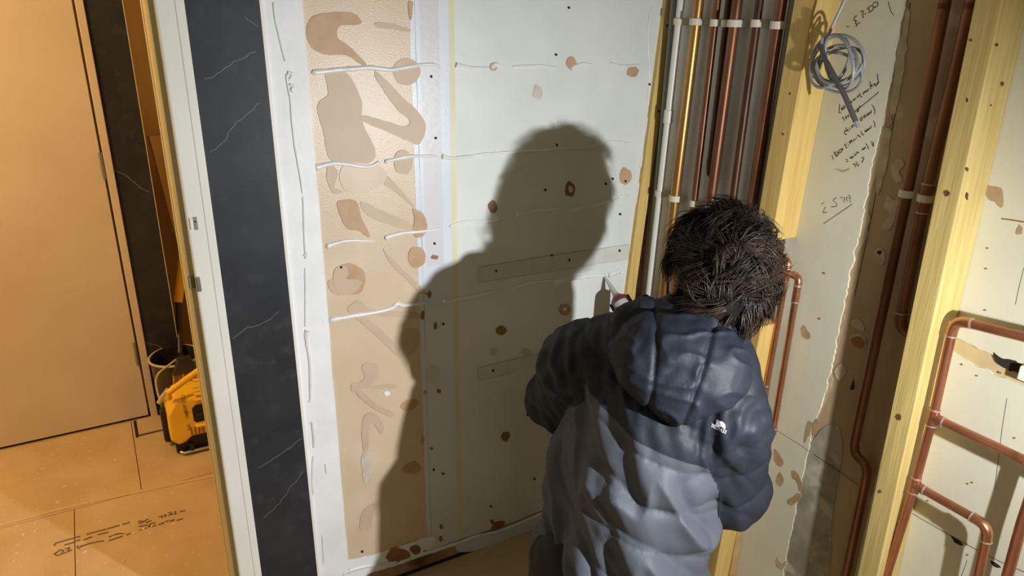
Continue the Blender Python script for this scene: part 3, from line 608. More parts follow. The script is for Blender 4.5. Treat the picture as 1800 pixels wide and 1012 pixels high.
# handwriting
def zk(ox, oy, s): return lambda x, y: (ox+x/s, oy+y/s)
def write(strokes, k, m, r, name='handwriting', label=None):
    mb = MB()
    for st in strokes:
        pts = [P(*k(x, y), 0, XR-.0005) for x, y in st]
        if len(pts) > 2: pts = catmull(pts, 3)
        mb.tube(pts, r, 4, squash=(.25, 1, 1))
    mb.build(name, m, wr, label=label)
write([[(262, 540), (258, 620), (252, 690), (290, 685)], [(290, 640), (320, 600), (300, 600), (305, 640), (345, 610)], [(330, 560), (355, 610)], [(345, 560), (360, 600)], [(430, 500), (450, 540), (465, 480)], [(480, 470), (470, 500), (490, 510)], [(500, 450), (515, 480), (525, 440), (540, 460)], [(545, 420), (560, 445)], [(570, 400), (590, 420), (600, 375)],
       [(590, 390), (620, 380)], [(615, 330), (640, 410), (660, 395)], [(670, 350), (690, 355), (700, 310), (725, 330), (740, 290), (760, 310), (775, 260)], [(800, 130), (815, 270)], [(850, 180), (820, 215), (860, 225)], [(870, 200), (890, 170), (895, 215), (930, 185), (940, 150), (925, 190), (960, 150)], [(935, 0), (945, 110), (965, 150)],
       [(540, 660), (640, 585), (960, 320)], [(330, 765), (310, 785), (345, 800), (340, 835)], [(365, 740), (385, 805)], [(370, 785), (420, 740)], [(410, 715), (435, 770)], [(510, 660), (540, 680), (545, 640)], [(575, 610), (600, 650), (570, 680), (630, 560)],
       [(650, 770), (625, 800), (640, 835), (665, 800), (650, 770)], [(680, 740), (700, 785), (715, 725), (735, 770)], [(745, 710), (765, 750), (770, 690), (790, 720), (805, 680), (820, 700), (825, 645)], [(835, 550), (870, 600), (890, 660), (885, 715)]], zk(1450, 130, 10.118), M['ink'], .0008, label='black handwritten lines on the cream plaster under the cable coil')
write([[(345, 210), (375, 190), (345, 230), (365, 265), (395, 260)], [(370, 140), (410, 210)], [(380, 205), (440, 190)], [(430, 150), (460, 170)], [(470, 110), (490, 150), (500, 90), (535, 120)], [(860, 25), (890, 70), (885, 140)],
       [(710, 190), (720, 230), (735, 185), (750, 215), (755, 165), (775, 195), (790, 150), (805, 165), (830, 110)], [(160, 580), (185, 590), (215, 640), (195, 660)], [(160, 590), (200, 660)], [(200, 570), (245, 610), (215, 650)], [(265, 540), (240, 580), (270, 595), (300, 560), (320, 515), (265, 540)],
       [(340, 465), (390, 430)], [(365, 450), (375, 505), (400, 490)], [(410, 465), (430, 455)], [(430, 400), (455, 440)], [(430, 400), (470, 370), (455, 420)], [(470, 360), (495, 410)], [(505, 350), (515, 380), (545, 340)], [(560, 320), (570, 340)], [(600, 275), (580, 290), (625, 295), (620, 320)], [(640, 205), (655, 260), (685, 275), (680, 250)],
       [(125, 640), (155, 715)], [(370, 720), (400, 710)], [(380, 750), (415, 740)], [(440, 690), (470, 665), (475, 700), (500, 650), (515, 670)], [(520, 600), (545, 645), (570, 580), (600, 600), (590, 570)], [(660, 550), (680, 510), (690, 540), (715, 490), (730, 510)], [(725, 430), (765, 480), (775, 530)], [(830, 390), (845, 450), (865, 480), (860, 400)],
       [(500, 800), (530, 785), (540, 850)], [(575, 750), (560, 800), (590, 825), (600, 790)], [(650, 690), (685, 675), (690, 700), (660, 770)]], zk(1450, 210, 10.118), M['ink'], .0008)
write([[(145, 405), (165, 370), (195, 365)], [(215, 440), (175, 520), (180, 550), (250, 530)], [(410, 280), (370, 300), (355, 340), (410, 380), (400, 430), (310, 440)], [(470, 285), (520, 270)], [(555, 265), (540, 360)], [(600, 260), (590, 320), (615, 340)], [(615, 240), (640, 240), (655, 280), (620, 290)], [(655, 300), (655, 360)], [(180, 740), (690, 390)]],
      zk(1430, 320, 10.118), M['ink_soft'], .0007, label='faint underlined pencil figure on the cream plaster')
write([[(430, 460), (400, 460), (350, 530), (345, 590), (420, 600), (380, 670), (440, 700), (400, 770)], [(440, 700), (525, 640)], [(540, 370), (570, 310), (610, 330), (600, 470), (625, 515)], [(690, 360), (660, 435)], [(730, 290), (760, 220), (850, 170), (910, 200), (880, 290), (760, 370)], [(775, 230), (790, 330)], [(880, 150), (920, 80), (1030, 75), (1020, 160), (940, 220), (890, 170)],
       [(1335, 40), (1370, 200), (1420, 350), (1495, 440)], [(140, 765), (200, 770)]], zk(1480, 0, 16.36), M['ink'], .0008, label='handwritten price at the top of the cream plaster')

# ------------------------------------------------------------------ timbers
def stud(name, label, top, bot, yth, xback, m, z0=None, z1=None, group='rough sawn studs on the right wall', xf=XF, knots=()):
    a = P(*top, 0, xf); b = P(*bot, 0, xf); d = (a-b)/(a.z-b.z)
    z1 = a.z if z1 is None else z1; z0 = b.z if z0 is None else z0
    A = b+d*(z1-b.z); B = b+d*(z0-b.z)
    t = thing(name, label, 'timber', (xf+.03, B.y+yth/2, z0), group)
    q = lambda p: [Vector((xf, p.y, p.z)), Vector((xback, p.y, p.z)), Vector((xback, p.y+yth, p.z)), Vector((xf, p.y+yth, p.z))]
    MB().hexa(q(B), q(A)).build('post', m, t, bevel=.002)
    for (u, v, face, rx, ry) in knots:
        if face == 'x': decal(blob(u, v, rx, ry, 8, .25), M['knot'], 'knot', parent=t, ax=0, val=xf-.0004, th=.0006, jit=.4)
        else:
            p = P(u, v, 1, B.y); yy = (b+d*(p.z-b.z)).y
            decal(blob(u, v, rx, ry, 8, .25), M['knot'], 'knot', parent=t, ax=1, val=yy-.0004, th=.0006, jit=.4)
    return t
stud('timber_stud', 'tall pine stud beside the pipe row, ending behind the head', (1431, 5), (1356, 425), .051, XR, M['pine'], z1=2.4, knots=[(1348, 385, 'x', 3, 4), (1376, 235, 'x', 2, 2), (1388, 165, 'x', 1.5, 2), (1455, 120, 'y', 2, 2)])
s2 = stud('timber_stud', 'short pine stud below the pipe gap beside the right shoulder', (1338, 575), (1257, 1008), .040, XR-.0245, M['pine'], z0=0.0, knots=[(1310, 612, 'x', 1.5, 2)])
stud('timber_stud', 'knotted pine stud nearest the viewer between the copper pipes', (1761, 5), (1565, 909), .044, XR, M['pine_grey'], z0=0.0, z1=2.4,
     knots=[(1664, 340, 'x', 6, 5), (1752, 79, 'y', 2.5, 3), (1762, 148, 'y', 3, 4), (1700, 345, 'y', 2.6, 7), (1742, 185, 'y', 1.5, 2), (1580, 733, 'x', 5, 5), (1546, 864, 'x', 2.5, 3), (1706, 70, 'x', 3, 2), (1700, 175, 'x', 1.5, 4), (1700, 298, 'y', 2, 3)])
# backing plywood of the short stud
pa = P(1357, 566, 0, XR-.02); pb = P(1285, 1008, 0, XR-.02)
pk = thing('plywood_packer', 'thin plywood packer standing behind the short pine stud', 'plywood', (XR-.012, pb.y, pb.z))
MB().hexa([(XR-.024, pb.y, 0), (XR-.001, pb.y, 0), (XR-.001, pb.y+.03, 0), (XR-.024, pb.y+.03, 0)], [(XR-.024, pa.y, pa.z), (XR-.001, pa.y, pa.z), (XR-.001, pa.y+.03, pa.z), (XR-.024, pa.y+.03, pa.z)]).build('sheet', M['ply'], pk)
# corner batten at the board's right edge
bt = thing('corner_batten', 'thin pine batten along the right edge of the cream board', 'timber', (1.3, Y1, 0))
e0, e1 = EDGE(0.0), EDGE(2.4)
MB().hexa([(e0, Y1-.014, 0), (e0+.030, Y1-.014, 0), (e0+.030, Y1+.04, 0), (e0, Y1+.04, 0)], [(e1, Y1-.014, 2.4), (e1+.034, Y1-.014, 2.4), (e1+.034, Y1+.04, 2.4), (e1, Y1+.04, 2.4)]).build('batten', M['pine'], bt, bevel=.002)
for (u, v) in [(1173, 45), (1158, 195), (1143, 330)]:
    decal(blob(u, v, 2, 2.2, 8, .2), M['knot'], 'knot', parent=bt, ax=1, val=Y1-.0145, th=.0006, jit=.2)

# ------------------------------------------------------------------ pipes
XP = XG-.026
def pipe_pts(pxs, X): return [P(u, v, 0, X) for u, v in pxs]
def straight_pipe(name, label, top, bot, X, r, m, group, z0=None, z1=2.4, clips=(), cat='pipe', coupling=(), endelbow=False):
    a = P(*top, 0, X); b = P(*bot, 0, X); d = (a-b)/(a.z-b.z)
    at = lambda z: b+d*(z-b.z)
    zlow = b.z if z0 is None else z0
    t = thing(name, label, cat, tuple(at(zlow)), group)
    pts = [at(zlow), at((zlow+z1)/2), at(z1)]
    if endelbow: pts = [at(zlow)+Vector((.03, 0, -r*2.2)), at(zlow)+Vector((.012, 0, -r*1.9)), at(zlow)+Vector((.002, 0, -r*.8))] + [at(zlow+.01)] + pts[1:]
    MB().tube(pts, r, 16).build('tube', m, t, smooth=True)
    if endelbow:
        MB().tube([at(zlow+.03), at(zlow+.012)], r*1.14, 14).build('elbow_socket', m, t, smooth=True)
    for (u, v) in clips:
        c = at(P(u, v, 0, X).z); hw = r+.004
        mb = MB(); prof = []
        for k in range(9):
            an = math.pi*(k/8)+math.pi/2; prof.append((c.x+math.cos(an)*hw, c.y+math.sin(an)*hw))
        prof = [(XG-.0005, c.y+hw)]+prof+[(XG-.0005, c.y-hw)]
        mb.slab([Vector((x, y, c.z+.008)) for x, y in prof], (0, 0, -.016)).build('pipe_clip', M['clip'], t, bevel=.001, label='cream plastic clip')
    for (u, v) in coupling:
        c = P(u, v, 0, X).z
        MB().tube([at(c-.018), at(c-.016), at(c+.016), at(c+.018)], [r*1.05, r*1.3, r*1.3, r*1.05], 16).build('coupling', m, t, smooth=True)
    return t
G1 = 'row of vertical pipes in the corner'
straight_pipe('plastic_pipe', 'white plastic pipe, first of the row beside the corner batten', (1197, 5), (1161, 332), XP, .0095, M['pvc'], G1, z0=0, clips=[(1195, 38), (1160, 340)], coupling=[(1176, 205)])
straight_pipe('plastic_pipe', 'thin grey plastic pipe half hidden behind the white pipe', (1184, 5), (1145, 430), XG-.010, .007, M['grey_pvc'], G1, z0=0)
straight_pipe('brass_pipe', 'shiny brass-coloured pipe right of the white plastic pipe', (1228, 5), (1187, 345), XP, .0130, M['brass'], G1, z0=0, clips=[(1222, 38), (1187, 348)])
straight_pipe('copper_pipe', 'thin dull copper pipe right of the brass-coloured pipe', (1261, 5), (1221, 352), XP, .0085, M['copper_dull'], G1, z0=0, clips=[(1258, 40), (1220, 357)])
straight_pipe('copper_pipe', 'dark copper pipe that stops at an elbow halfway down', (1281, 5), (1247, 300), XP+.004, .0082, M['dark_pipe'], G1, clips=[(1275, 41)], endelbow=True)
straight_pipe('copper_pipe', 'thick copper pipe right of the pipe that stops halfway', (1296, 5), (1250, 352), XP-.004, .0120, M['copper_dull'], G1, z0=0, clips=[(1291, 41), (1243, 364)])
straight_pipe('dark_pipe', 'very dark narrow pipe standing alone between two copper pipes', (1335, 5), (1290, 340), XP, .0090, M['dark_pipe'], G1, z0=0, clips=[(1333, 41)])
straight_pipe('copper_pipe', 'thick reddish copper pipe nearest the tall pine stud', (1373, 5), (1319, 375), XP, .0122, M['copper_dull'], G1, z0=0, clips=[(1365, 44)])
straight_pipe('conduit', 'slim grey conduit against the left face of the tall pine stud', (1394, 5), (1332, 385), XG-.010, .0085, M['grey_pvc'], G1, z0=0)

def bent_pipe(name, label, pxs, X, r, m, group=None, bend=.022, fittings=True, Xs=None, ends=()):
    pts = [P(u, v, 0, (Xs[i] if Xs else X)) for i, (u, v) in enumerate(pxs)]
    t = thing(name, label, 'pipe', tuple(pts[-1]), group)
    path = [pts[0]]; corners = []
    for i in range(1, len(pts)-1):
        a, b, c = pts[i-1], pts[i], pts[i+1]; b1 = min(bend, (a-b).length*.45); b2 = min(bend, (c-b).length*.45)
        A = b+(a-b).normalized()*b1; B = b+(c-b).normalized()*b2
        arc = [A*(1-s)**2+b*2*s*(1-s)+B*s*s for s in np.linspace(0, 1, 8)]
        path += arc; corners.append(arc)
    path.append(pts[-1])
    MB().tube(path, r, 16).build('tube', m, t, smooth=True)
    if fittings:
        for arc in corners:
            ex = [arc[0]+(arc[0]-arc[1]).normalized()*r*.9]+arc+[arc[-1]+(arc[-1]-arc[-2]).normalized()*r*.9]
            MB().tube(ex, r*1.14, 16).build('elbow_fitting', M['copper_bright'] if m is not M['copper_dull'] else m, t, smooth=True)
            for p, d in ((ex[0], ex[0]-ex[1]), (ex[-1], ex[-1]-ex[-2])):
                d = d.normalized(); MB().tube([p-d*.0012, p+d*.0015], r*1.18, 14).build('solder_ring', M['solder'], t, smooth=True)
    return t, pts
G2 = 'copper pipes in the channel left of the near stud'
t, _ = bent_pipe('copper_pipe', 'long copper pipe with a sideways kick low down in the channel', [(1668, -280), (1661, 5), (1596, 332), (1498, 795), (1526, 820), (1488, 1004), (1476, 1060)][1:], XR-.022, .0105, M['copper_dull'], G2, fittings=False, bend=.03)
def wall_clip(t, u, v, X, r):
    c = P(u, v, 0, X); hw = r+.004; prof = [(XR+.004, c.y+hw)]
    for k in range(9):
        an = math.pi*(k/8)+math.pi/2; prof.append((c.x+math.cos(an)*hw, c.y+math.sin(an)*hw))
    prof.append((XR+.004, c.y-hw))
    MB().slab([Vector((x, y, c.z+.007)) for x, y in prof], (0, 0, -.014)).build('pipe_clip', M['clip'], t, bevel=.001, label='cream plastic clip')
wall_clip(t, 1594, 340, XR-.022, .0105)
up = _[0]; dirn = (_[0]-_[1]).normalized(); MB().tube([up-dirn*.01, up+dirn*.95], 0.0105, 16).build('tube', M['copper_dull'], t, smooth=True)
t, _ = bent_pipe('copper_pipe', 'copper pipe ending in an elbow beside the near stud', [(1707, 5), (1626, 348), (1581, 572), (1606, 590)], XR-.022, .0105, M['copper_dull'], G2, fittings=True, bend=.018, Xs=[XR-.022, XR-.022, XR-.022, XR-.004])
wall_clip(t, 1626, 348, XR-.022, .0105)
up = _[0]; dirn = (_[0]-_[1]).normalized(); MB().tube([up-dirn*.01, up+dirn*.95], 0.0105, 16).build('tube', M['copper_dull'], t, smooth=True)

# rail assembly on the right
XQ = XR-.052; r = .0086
rt_ = thing('copper_pipe_run', 'copper riser with three branch pipes right of the near stud', 'pipe', tuple(P(1560, 1012, 0, XQ)))
def seg(pts, name, rad=r, m=M['copper']): return MB().tube(pts, rad, 16).build(name, m, rt_, smooth=True)
A0 = P(1678, 562, 0, XQ); A1 = P(1640, 733, 0, XQ); A2 = P(1608, 852, 0, XQ); A3 = P(1556, 1020, 0, XQ)
A4 = A3+(A3-A2).normalized()*.36
R1 = P(1800, 592, 0, XQ); R2 = P(1800, 808, 0, XQ); R3 = P(1738, 925, 0, XQ); R4 = P(1716, 1030, 0, XQ)
ext = lambda a, b, l: b+(b-a).normalized()*l
ba = A0+(A1-A0).normalized()*.022; bb = A0+(R1-A0).normalized()*.022
arc = [ba*(1-s)**2+A0*2*s*(1-s)+bb*s*s for s in np.linspace(0, 1, 8)]
seg([A4, A3, A2, A1, ba]+[], 'riser'); seg([bb, R1, ext(A0, R1, 1.2)], 'branch'); seg([A1, R2, ext(A1, R2, 1.2)], 'branch')
ba3 = R3+(A2-R3).normalized()*.022; bb3 = R3+(R4-R3).normalized()*.022
arc3 = [ba3*(1-s)**2+R3*2*s*(1-s)+bb3*s*s for s in np.linspace(0, 1, 8)]
seg([A2, ba3], 'branch'); seg([bb3, R4, ext(R3, R4, .3)], 'branch')
for a_ in (arc, arc3):
    ex = [ext(a_[1], a_[0], .009)]+a_+[ext(a_[-2], a_[-1], .009)]
    seg(ex, 'elbow_fitting', r*1.16, M['copper_bright'])
    for p, d in ((ex[0], ex[0]-ex[1]), (ex[-1], ex[-1]-ex[-2])):
        d = d.normalized(); seg([p-d*.0012, p+d*.0015], 'solder_ring', r*1.22, M['solder'])
for T, Bq in ((A1, R2), (A2, R3)):
    dv = (A1-A2).normalized(); db = (Bq-T).normalized()
    seg([T-dv*.017, T+dv*.017], 'tee_fitting', r*1.16, M['copper']); seg([T, T+db*.021], 'tee_fitting', r*1.16, M['copper'])
    for p, d in ((T-dv*.017, dv), (T+dv*.017, dv), (T+db*.021, db)): seg([p-d*.0012, p+d*.0012], 'solder_ring', r*1.22, M['solder'])
for z in (A1+(A0-A1)*.3, R2+(A1-R2)*.35):
    pass
# lone pipe at the lower right
bent_pipe('copper_pipe', 'lone copper pipe cut by the lower right corner', [(1830, 820), (1796, 920), (1766, 1030)], XQ, .0095, M['copper'], None, fittings=False)
# copper drops by the short stud
XL = XR-.030
bent_pipe('copper_pipe', 'bright copper pipe dropping from an elbow beside the short stud', [(1330, 446), (1386, 458), (1383, 478), (1345, 690), (1338, 740)], XL, .0075, M['copper_bright'], 'copper drops beside the short stud', bend=.014, Xs=[XL+.004, XL, XL, XL, XL])
bent_pipe('copper_pipe', 'copper pipe hooking down and back right of the short stud', [(1340, 464), (1405, 487), (1400, 515), (1358, 765), (1330, 770)], XL-.006, .0075, M['copper_bright'], 'copper drops beside the short stud', bend=.014)
pv = P(1328, 548, 0, XR-.04)
pt = thing('pipe_stub', 'short clear plastic pipe stub above the short stud', 'pipe', tuple(pv), None)
MB().tube([pv+Vector((0, 0, -.05)), pv+Vector((0, 0, .012))], .0055, 12).build('tube', M['nozzle'], pt, smooth=True)
wline([(1340, 500), (1350, 495)], M['ink_soft'], .0004)

# ------------------------------------------------------------------ cable coil
XC = XF-.012
cc = thing('cable_coil', 'tangled coil of grey cable hanging beside the tall pine stud', 'cable', tuple(P(1472, 113, 0, XC)))
def kc(x, y): return (1410+x/4.4, y/4.4)
for i, (cx, cy, rx, ry, rot, dph) in enumerate([(278, 470, 205, 200, -20, .008), (300, 500, 185, 120, -25, .004), (215, 480, 130, 215, 28, -.004), (285, 480, 105, 215, -12, -.012), (275, 560, 195, 150, 20, .014), (270, 500, 165, 140, -35, -.006)]):
    loop = []
    for k in range(41):
        a = 2*math.pi*k/40; x, y = rx*math.cos(a), ry*math.sin(a); c_, s_ = math.cos(math.radians(rot)), math.sin(math.radians(rot))
        X = XC+dph+.012*math.sin(a+i*1.7)
        loop.append(P(*kc(cx+x*c_-y*s_, cy+x*s_+y*c_), 0, X))
    MB().tube(loop, .0031, 8, cap=False).build('loop', M['cable'], cc, smooth=True)
pts = [P(*kc(x, y), 0, X) for x, y, X in [(150, 350, XC-.012), (165, 430, XC-.016), (200, 500, XC-.018), (250, 590, XC-.018), (320, 720, XC-.016), (415, 940, XC-.010)]]
MB().tube(catmull(pts, 5), .0050, 10).build('tail', M['cable_dark'], cc, smooth=True, label='dark sheathed cable tail')
e = pts[-1]; dv = (pts[-1]-pts[-2]).normalized()
MB().tube([e, e+dv*.012], .0034, 8).build('cable_end', M['cable'], cc, smooth=True, label='pale stripped end')
f0 = P(*kc(205, 262), 0, XC-.006); f1 = P(*kc(322, 18), 0, XC-.004)
MB().tube(catmull([pts[0], P(*kc(160, 300), 0, XC-.01), f0, f1, ext(f0, f1, .8)], 5), .0033, 8).build('feed', M['cable'], cc, smooth=True)

# ------------------------------------------------------------------ the crouching worker
class Field:
    def __init__(s, lo, hi, h):
        s.lo = np.array(lo, float); s.h = h; s.n = np.ceil((np.array(hi)-s.lo)/h).astype(int)+1
        s.f = np.full(s.n, 0.3, np.float32)
    def _sub(s, lo, hi):
        a = np.clip(np.floor((np.array(lo)-s.lo)/s.h).astype(int), 0, s.n-1); b = np.clip(np.ceil((np.array(hi)-s.lo)/s.h).astype(int)+1, 1, s.n)
        ax = [s.lo[i]+s.h*np.arange(a[i], b[i]) for i in range(3)]
        X = np.stack(np.meshgrid(*ax, indexing='ij'), -1).astype(np.float32)
        return (slice(a[0], b[0]), slice(a[1], b[1]), slice(a[2], b[2])), X
    def _join(s, sl, d, k, cut):
        f = s.f[sl]
        if cut: f, d = -f, d
        h = np.clip(.5+.5*(f-d)/k, 0, 1); r = d*h+f*(1-h)-k*h*(1-h)
        s.f[sl] = -r if cut else r
    def cone(s, a, b, ra, rb, k=.02, cut=False):
        a = np.array(a, float); b = np.array(b, float); m = max(ra, rb)+.06+k
        sl, X = s._sub(np.minimum(a, b)-m, np.maximum(a, b)+m)
        s._join(sl, cone_d(X, a, b, ra, rb), k, cut); return s
    def ball(s, c, r, k=.02, cut=False): return s.cone(c, np.array(c, float)+1e-6, r, r, k, cut)
    def ell(s, c, rad, R=None, k=.02, cut=False):
        c = np.array(c, float); R = np.eye(3) if R is None else np.array(R, float); m = max(rad)+.06+k
        sl, X = s._sub(c-m, c+m)
        q = (X-c)@R.T; rad = np.array(rad, float)
        k0 = np.linalg.norm(q/rad, axis=-1)+1e-9; k1 = np.linalg.norm(q/rad**2, axis=-1)+1e-9
        s._join(sl, k0*(k0-1)/k1, k, cut); return s
    def mesh(s):
        f = s.f; n = np.array(f.shape); c = f < 0
        cells = [f[i:n[0]-1+i, j:n[1]-1+j, k:n[2]-1+k] for i in (0, 1) for j in (0, 1) for k in (0, 1)]
        S = np.stack(cells, -1); neg = S < 0; act = neg.any(-1) & ~neg.all(-1)
        idx = -np.ones(act.shape, int); ids = np.argwhere(act); idx[act] = np.arange(len(ids))
        Sv = S[act]; corner = np.array([(i, j, k) for i in (0, 1) for j in (0, 1) for k in (0, 1)], float)
        acc = np.zeros((len(ids), 3)); cnt = np.zeros(len(ids))
        for a in range(8):
            for b in range(a+1, 8):
                if abs(corner[a]-corner[b]).sum() != 1: continue
                fa, fb = Sv[:, a], Sv[:, b]; x = (fa < 0) != (fb < 0)
                t = np.where(x, fa/np.where(x, fa-fb, 1), 0)
                acc += np.where(x[:, None], corner[a]+(corner[b]-corner[a])*t[:, None], 0); cnt += x
        v = (ids+acc/cnt[:, None])*s.h+s.lo
        faces = []
        for ax in range(3):
            o1, o2 = [(1, 2), (2, 0), (0, 1)][ax]
            sh = [slice(None)]*3; A = [slice(1, n[i]-1) for i in range(3)]; A[ax] = slice(0, n[ax]-1); B = list(A); B[ax] = slice(1, n[ax])
            ca, cb = c[tuple(A)], c[tuple(B)]; e = np.argwhere(ca != cb); off = np.array([A[i].start for i in range(3)]); flip = ca[tuple(e.T)]
            e = e+off; d1 = np.zeros(3, int); d1[o1] = 1; d2 = np.zeros(3, int); d2[o2] = 1
            q = np.stack([idx[tuple((e-d1-d2).T)], idx[tuple((e-d2).T)], idx[tuple(e.T)], idx[tuple((e-d1).T)]], -1)
            q[~flip] = q[~flip][:, ::-1]; faces.append(q)
        return v, np.concatenate(faces)
def cone_d(X, a, b, ra, rb):
    a = np.asarray(a, float); b = np.asarray(b, float)
    ba = b-a; t = np.clip(((X-a)@ba)/max(ba@ba, 1e-12), 0, 1)
    return np.linalg.norm(X-a-t[..., None]*ba, axis=-1)-(ra+(rb-ra)*t)
def cone_t(X, a, b):
    ba = np.asarray(b)-np.asarray(a); return np.clip(((X-a)@ba)/(ba@ba), 0, 1)

def np_mesh(name, v, f, m, parent, smooth=True, subsurf=0, label=None, attr=None):
    org = np.array(world_loc(parent))
    me = bpy.data.meshes.new(name); me.from_pydata((v-org).tolist(), [], f.tolist()); me.update()
    if smooth: me.shade_smooth()
    o = bpy.data.objects.new(name, me); COL.objects.link(o); o.parent = parent
    for mm in (m if isinstance(m, list) else [m]): me.materials.append(mm)
    if attr is not None:
        a = me.attributes.new('cloth_zone', 'FLOAT', 'POINT'); a.data.foreach_set('value', attr.astype(np.float32))
    if subsurf:
        sm = o.modifiers.new('sub', 'SUBSURF'); sm.levels = sm.render_levels = subsurf
    if label: o['label'] = label
    return o
def normals(v, f):
    me = bpy.data.meshes.new('n'); me.from_pydata(v.tolist(), [], f.tolist()); me.update()
    a = np.empty(len(v)*3, np.float32); me.vertex_normals.foreach_get('vector', a); bpy.data.meshes.remove(me)
    return a.reshape(-1, 3)
def vnoise(v, sc, off=0.0):
    sc = np.array(sc, float)*np.ones(3); w_ = v*sc+off
    return np.array([noise.noise(p) for p in w_])

V = lambda *a: np.array(a, float)
PX = lambda u, v, y: np.array(P(u, v, 1, y))
nrm = lambda a: a/np.linalg.norm(a)
# joints
HEAD = PX(1264, 478, .98)
FACE = nrm(V(.36, .88, -.30)); 
HUP = V(.16, .10, 1.0); HUP = nrm(HUP-FACE*(HUP@FACE)); HRT = np.cross(FACE, HUP)
SL, SR = PX(1030, 642, 1.13), PX(1268, 735, .88)
MID = (SL+SR)/2
LAT = nrm(SR-SL)
HIP = PX(1083, 1000, .965)-V(0, 0, .03)
AX = nrm(MID-HIP)
DEP = nrm(np.cross(AX, LAT))          # towards the worker's front
if DEP[1] < 0: DEP = -DEP
NECK = PX(1228, 592, .955)
TIP = np.array(P(1063, 486, 1, Y1-.004))
GAX = nrm(V(-.03, -.93, -.10) + 0.0*TIP)      # gun axis, from the nozzle tip back to the hands
GAX = nrm(np.array(P(1099, 545, 1, Y1-.125))-TIP)
GRIP = TIP+GAX*.46
EL, ER = PX(985, 700, 1.25), PX(1280, 858, .89)
WR = GRIP+V(.02, -.05, -.03)
WL = TIP+GAX*.30+V(-.05, -.06, -.05)
# legs: left foot forward with the knee up, right knee on the floor
HJL, HJR = HIP-LAT*.085+V(0, 0, -.04), HIP+LAT*.085+V(0, 0, -.02)
KL, AL, TL = V(1.02, 1.36, .30), V(.92, 1.22, .085), V(1.02, 1.33, .03)
KR, AR, TR_ = V(1.13, 1.09, .075), V(.82, .83, .085), V(.775, .80, .03)

per = thing('person', 'person crouching with back turned, in a quilted navy and grey hooded jacket, dark tousled hair', 'person', (float(HIP[0]), float(HIP[1]), 0))

# body: one continuous surface
B = Field((.45, .5, -.02), (1.4, 1.5, 1.22), .006)
B.cone(HIP-LAT*.045, MID-LAT*.05-AX*.05, .075, .07, .03); B.cone(HIP+LAT*.045, MID+LAT*.05-AX*.05, .075, .07, .03)
B.cone(SL-AX*.01, SR-AX*.01, .048, .048, .03); B.cone(MID-AX*.02, NECK-AX*.02, .055, .05, .03); B.cone(NECK, HEAD+HUP*-.03, .053, .055, .03)
B.cone(SL, EL, .044, .038, .02); B.cone(EL, WL, .040, .026, .015); B.cone(SR, ER, .044, .038, .02); B.cone(ER, WR, .040, .026, .015)
for hj, kn, an, to in ((HJL, KL, AL, TL), (HJR, KR, AR, TR_)):
    B.cone(hj, kn, .085, .058, .04); B.cone(kn, an, .055, .036, .02); B.cone(an, to, .036, .030, .02)
RH = np.stack([HRT, FACE, HUP])
B.ell(HEAD+FACE*-.012+HUP*.012, (.074, .093, .098), RH, .02)
B.ell(HEAD+FACE*.035-HUP*.05, (.056, .060, .070), RH, .03)               # jaw
B.cone(HEAD+FACE*.088-HUP*.005, HEAD+FACE*.108-HUP*.042, .009, .013, .012)  # nose
B.cone(HEAD+FACE*.083+HUP*.02-HRT*.035, HEAD+FACE*.083+HUP*.02+HRT*.035, .010, .010, .014)  # brow
B.ell(HEAD+FACE*.088-HUP*.073, (.022, .010, .007), RH, .006); B.ell(HEAD+FACE*.086-HUP*.083, (.020, .010, .007), RH, .006)   # lips
for sg in (-1, 1):
    B.ell(HEAD+FACE*.088+HUP*.004+HRT*.032*sg, (.014, .012, .009), RH, .008, cut=True)
    e = HEAD+HRT*.090*sg-FACE*.008-HUP*.020
    B.ell(e, (.010, .021, .034), RH, .006); B.ell(e+HRT*.010*sg+FACE*.004, (.006, .010, .018), RH, .006, cut=True)
# hands with five fingers each, closed round the gun
def hand(wrist, hold, axis, side, palmdir):
    """fingers curl round an axis through hold; side: +1 right hand"""
    axis = nrm(axis); pd = nrm(palmdir-axis*(palmdir@axis)); third = np.cross(axis, pd)
    pc = hold+pd*.036
    B.cone(wrist, pc+axis*.01, .026, .024, .015); B.cone(pc-axis*.028, pc+axis*.028, .017, .017, .012)
    for i, (o, L) in enumerate(((-.030, .9), (-.010, 1.05), (.010, 1.0), (.029, .8))):
        r0 = .0088-.0004*i; b0 = pc+axis*o+third*.012*side; R0 = .030
        pts = [b0]
        for an in (55, 105, 165):
            a = math.radians(an*L)
            pts.append(hold+axis*o+(pd*math.cos(a)+third*side*math.sin(a))*R0)
        for p, q, ra in zip(pts, pts[1:], (r0, r0*.93, r0*.85)): B.cone(p, q, ra, ra*.93, .003)
    t0 = pc-axis*.026-third*.012*side; t1 = hold-axis*.034-third*side*.030+pd*.012; t2 = hold-axis*.026-third*side*.026-pd*.018
    B.cone(t0, t1, .0125, .0105, .006); B.cone(t1, t2, .0102, .0088, .003)
PERP = nrm(V(0.15, 0, -1.0)-GAX*(V(0.15, 0, -1.0)@GAX))
HANDLE0 = TIP+GAX*.43; HANDLE1 = HANDLE0+PERP*.10+GAX*.03
hand(WR, HANDLE0+PERP*.055+GAX*.012, PERP, -1, GAX)
hand(WL, TIP+GAX*.30, GAX, 1, PERP)
bv, bf = B.mesh()
body = np_mesh('body', bv, bf, M['skin'], per)
for sg in (-1, 1):
    c = Vector(HEAD+FACE*.0665+HUP*.003+HRT*.032*sg)
    MB().lathe([(.0005, -.012), (.007, -.010), (.012, 0), (.0105, .006), (.0065, .0102), (.0005, .012)], c, FACE, 14).build('eye', M['eye'], per, smooth=True)
    MB().lathe([(.0058, .0108), (.0001, .0126)], c, FACE, 12).build('iris', M['iris'], per, smooth=True)

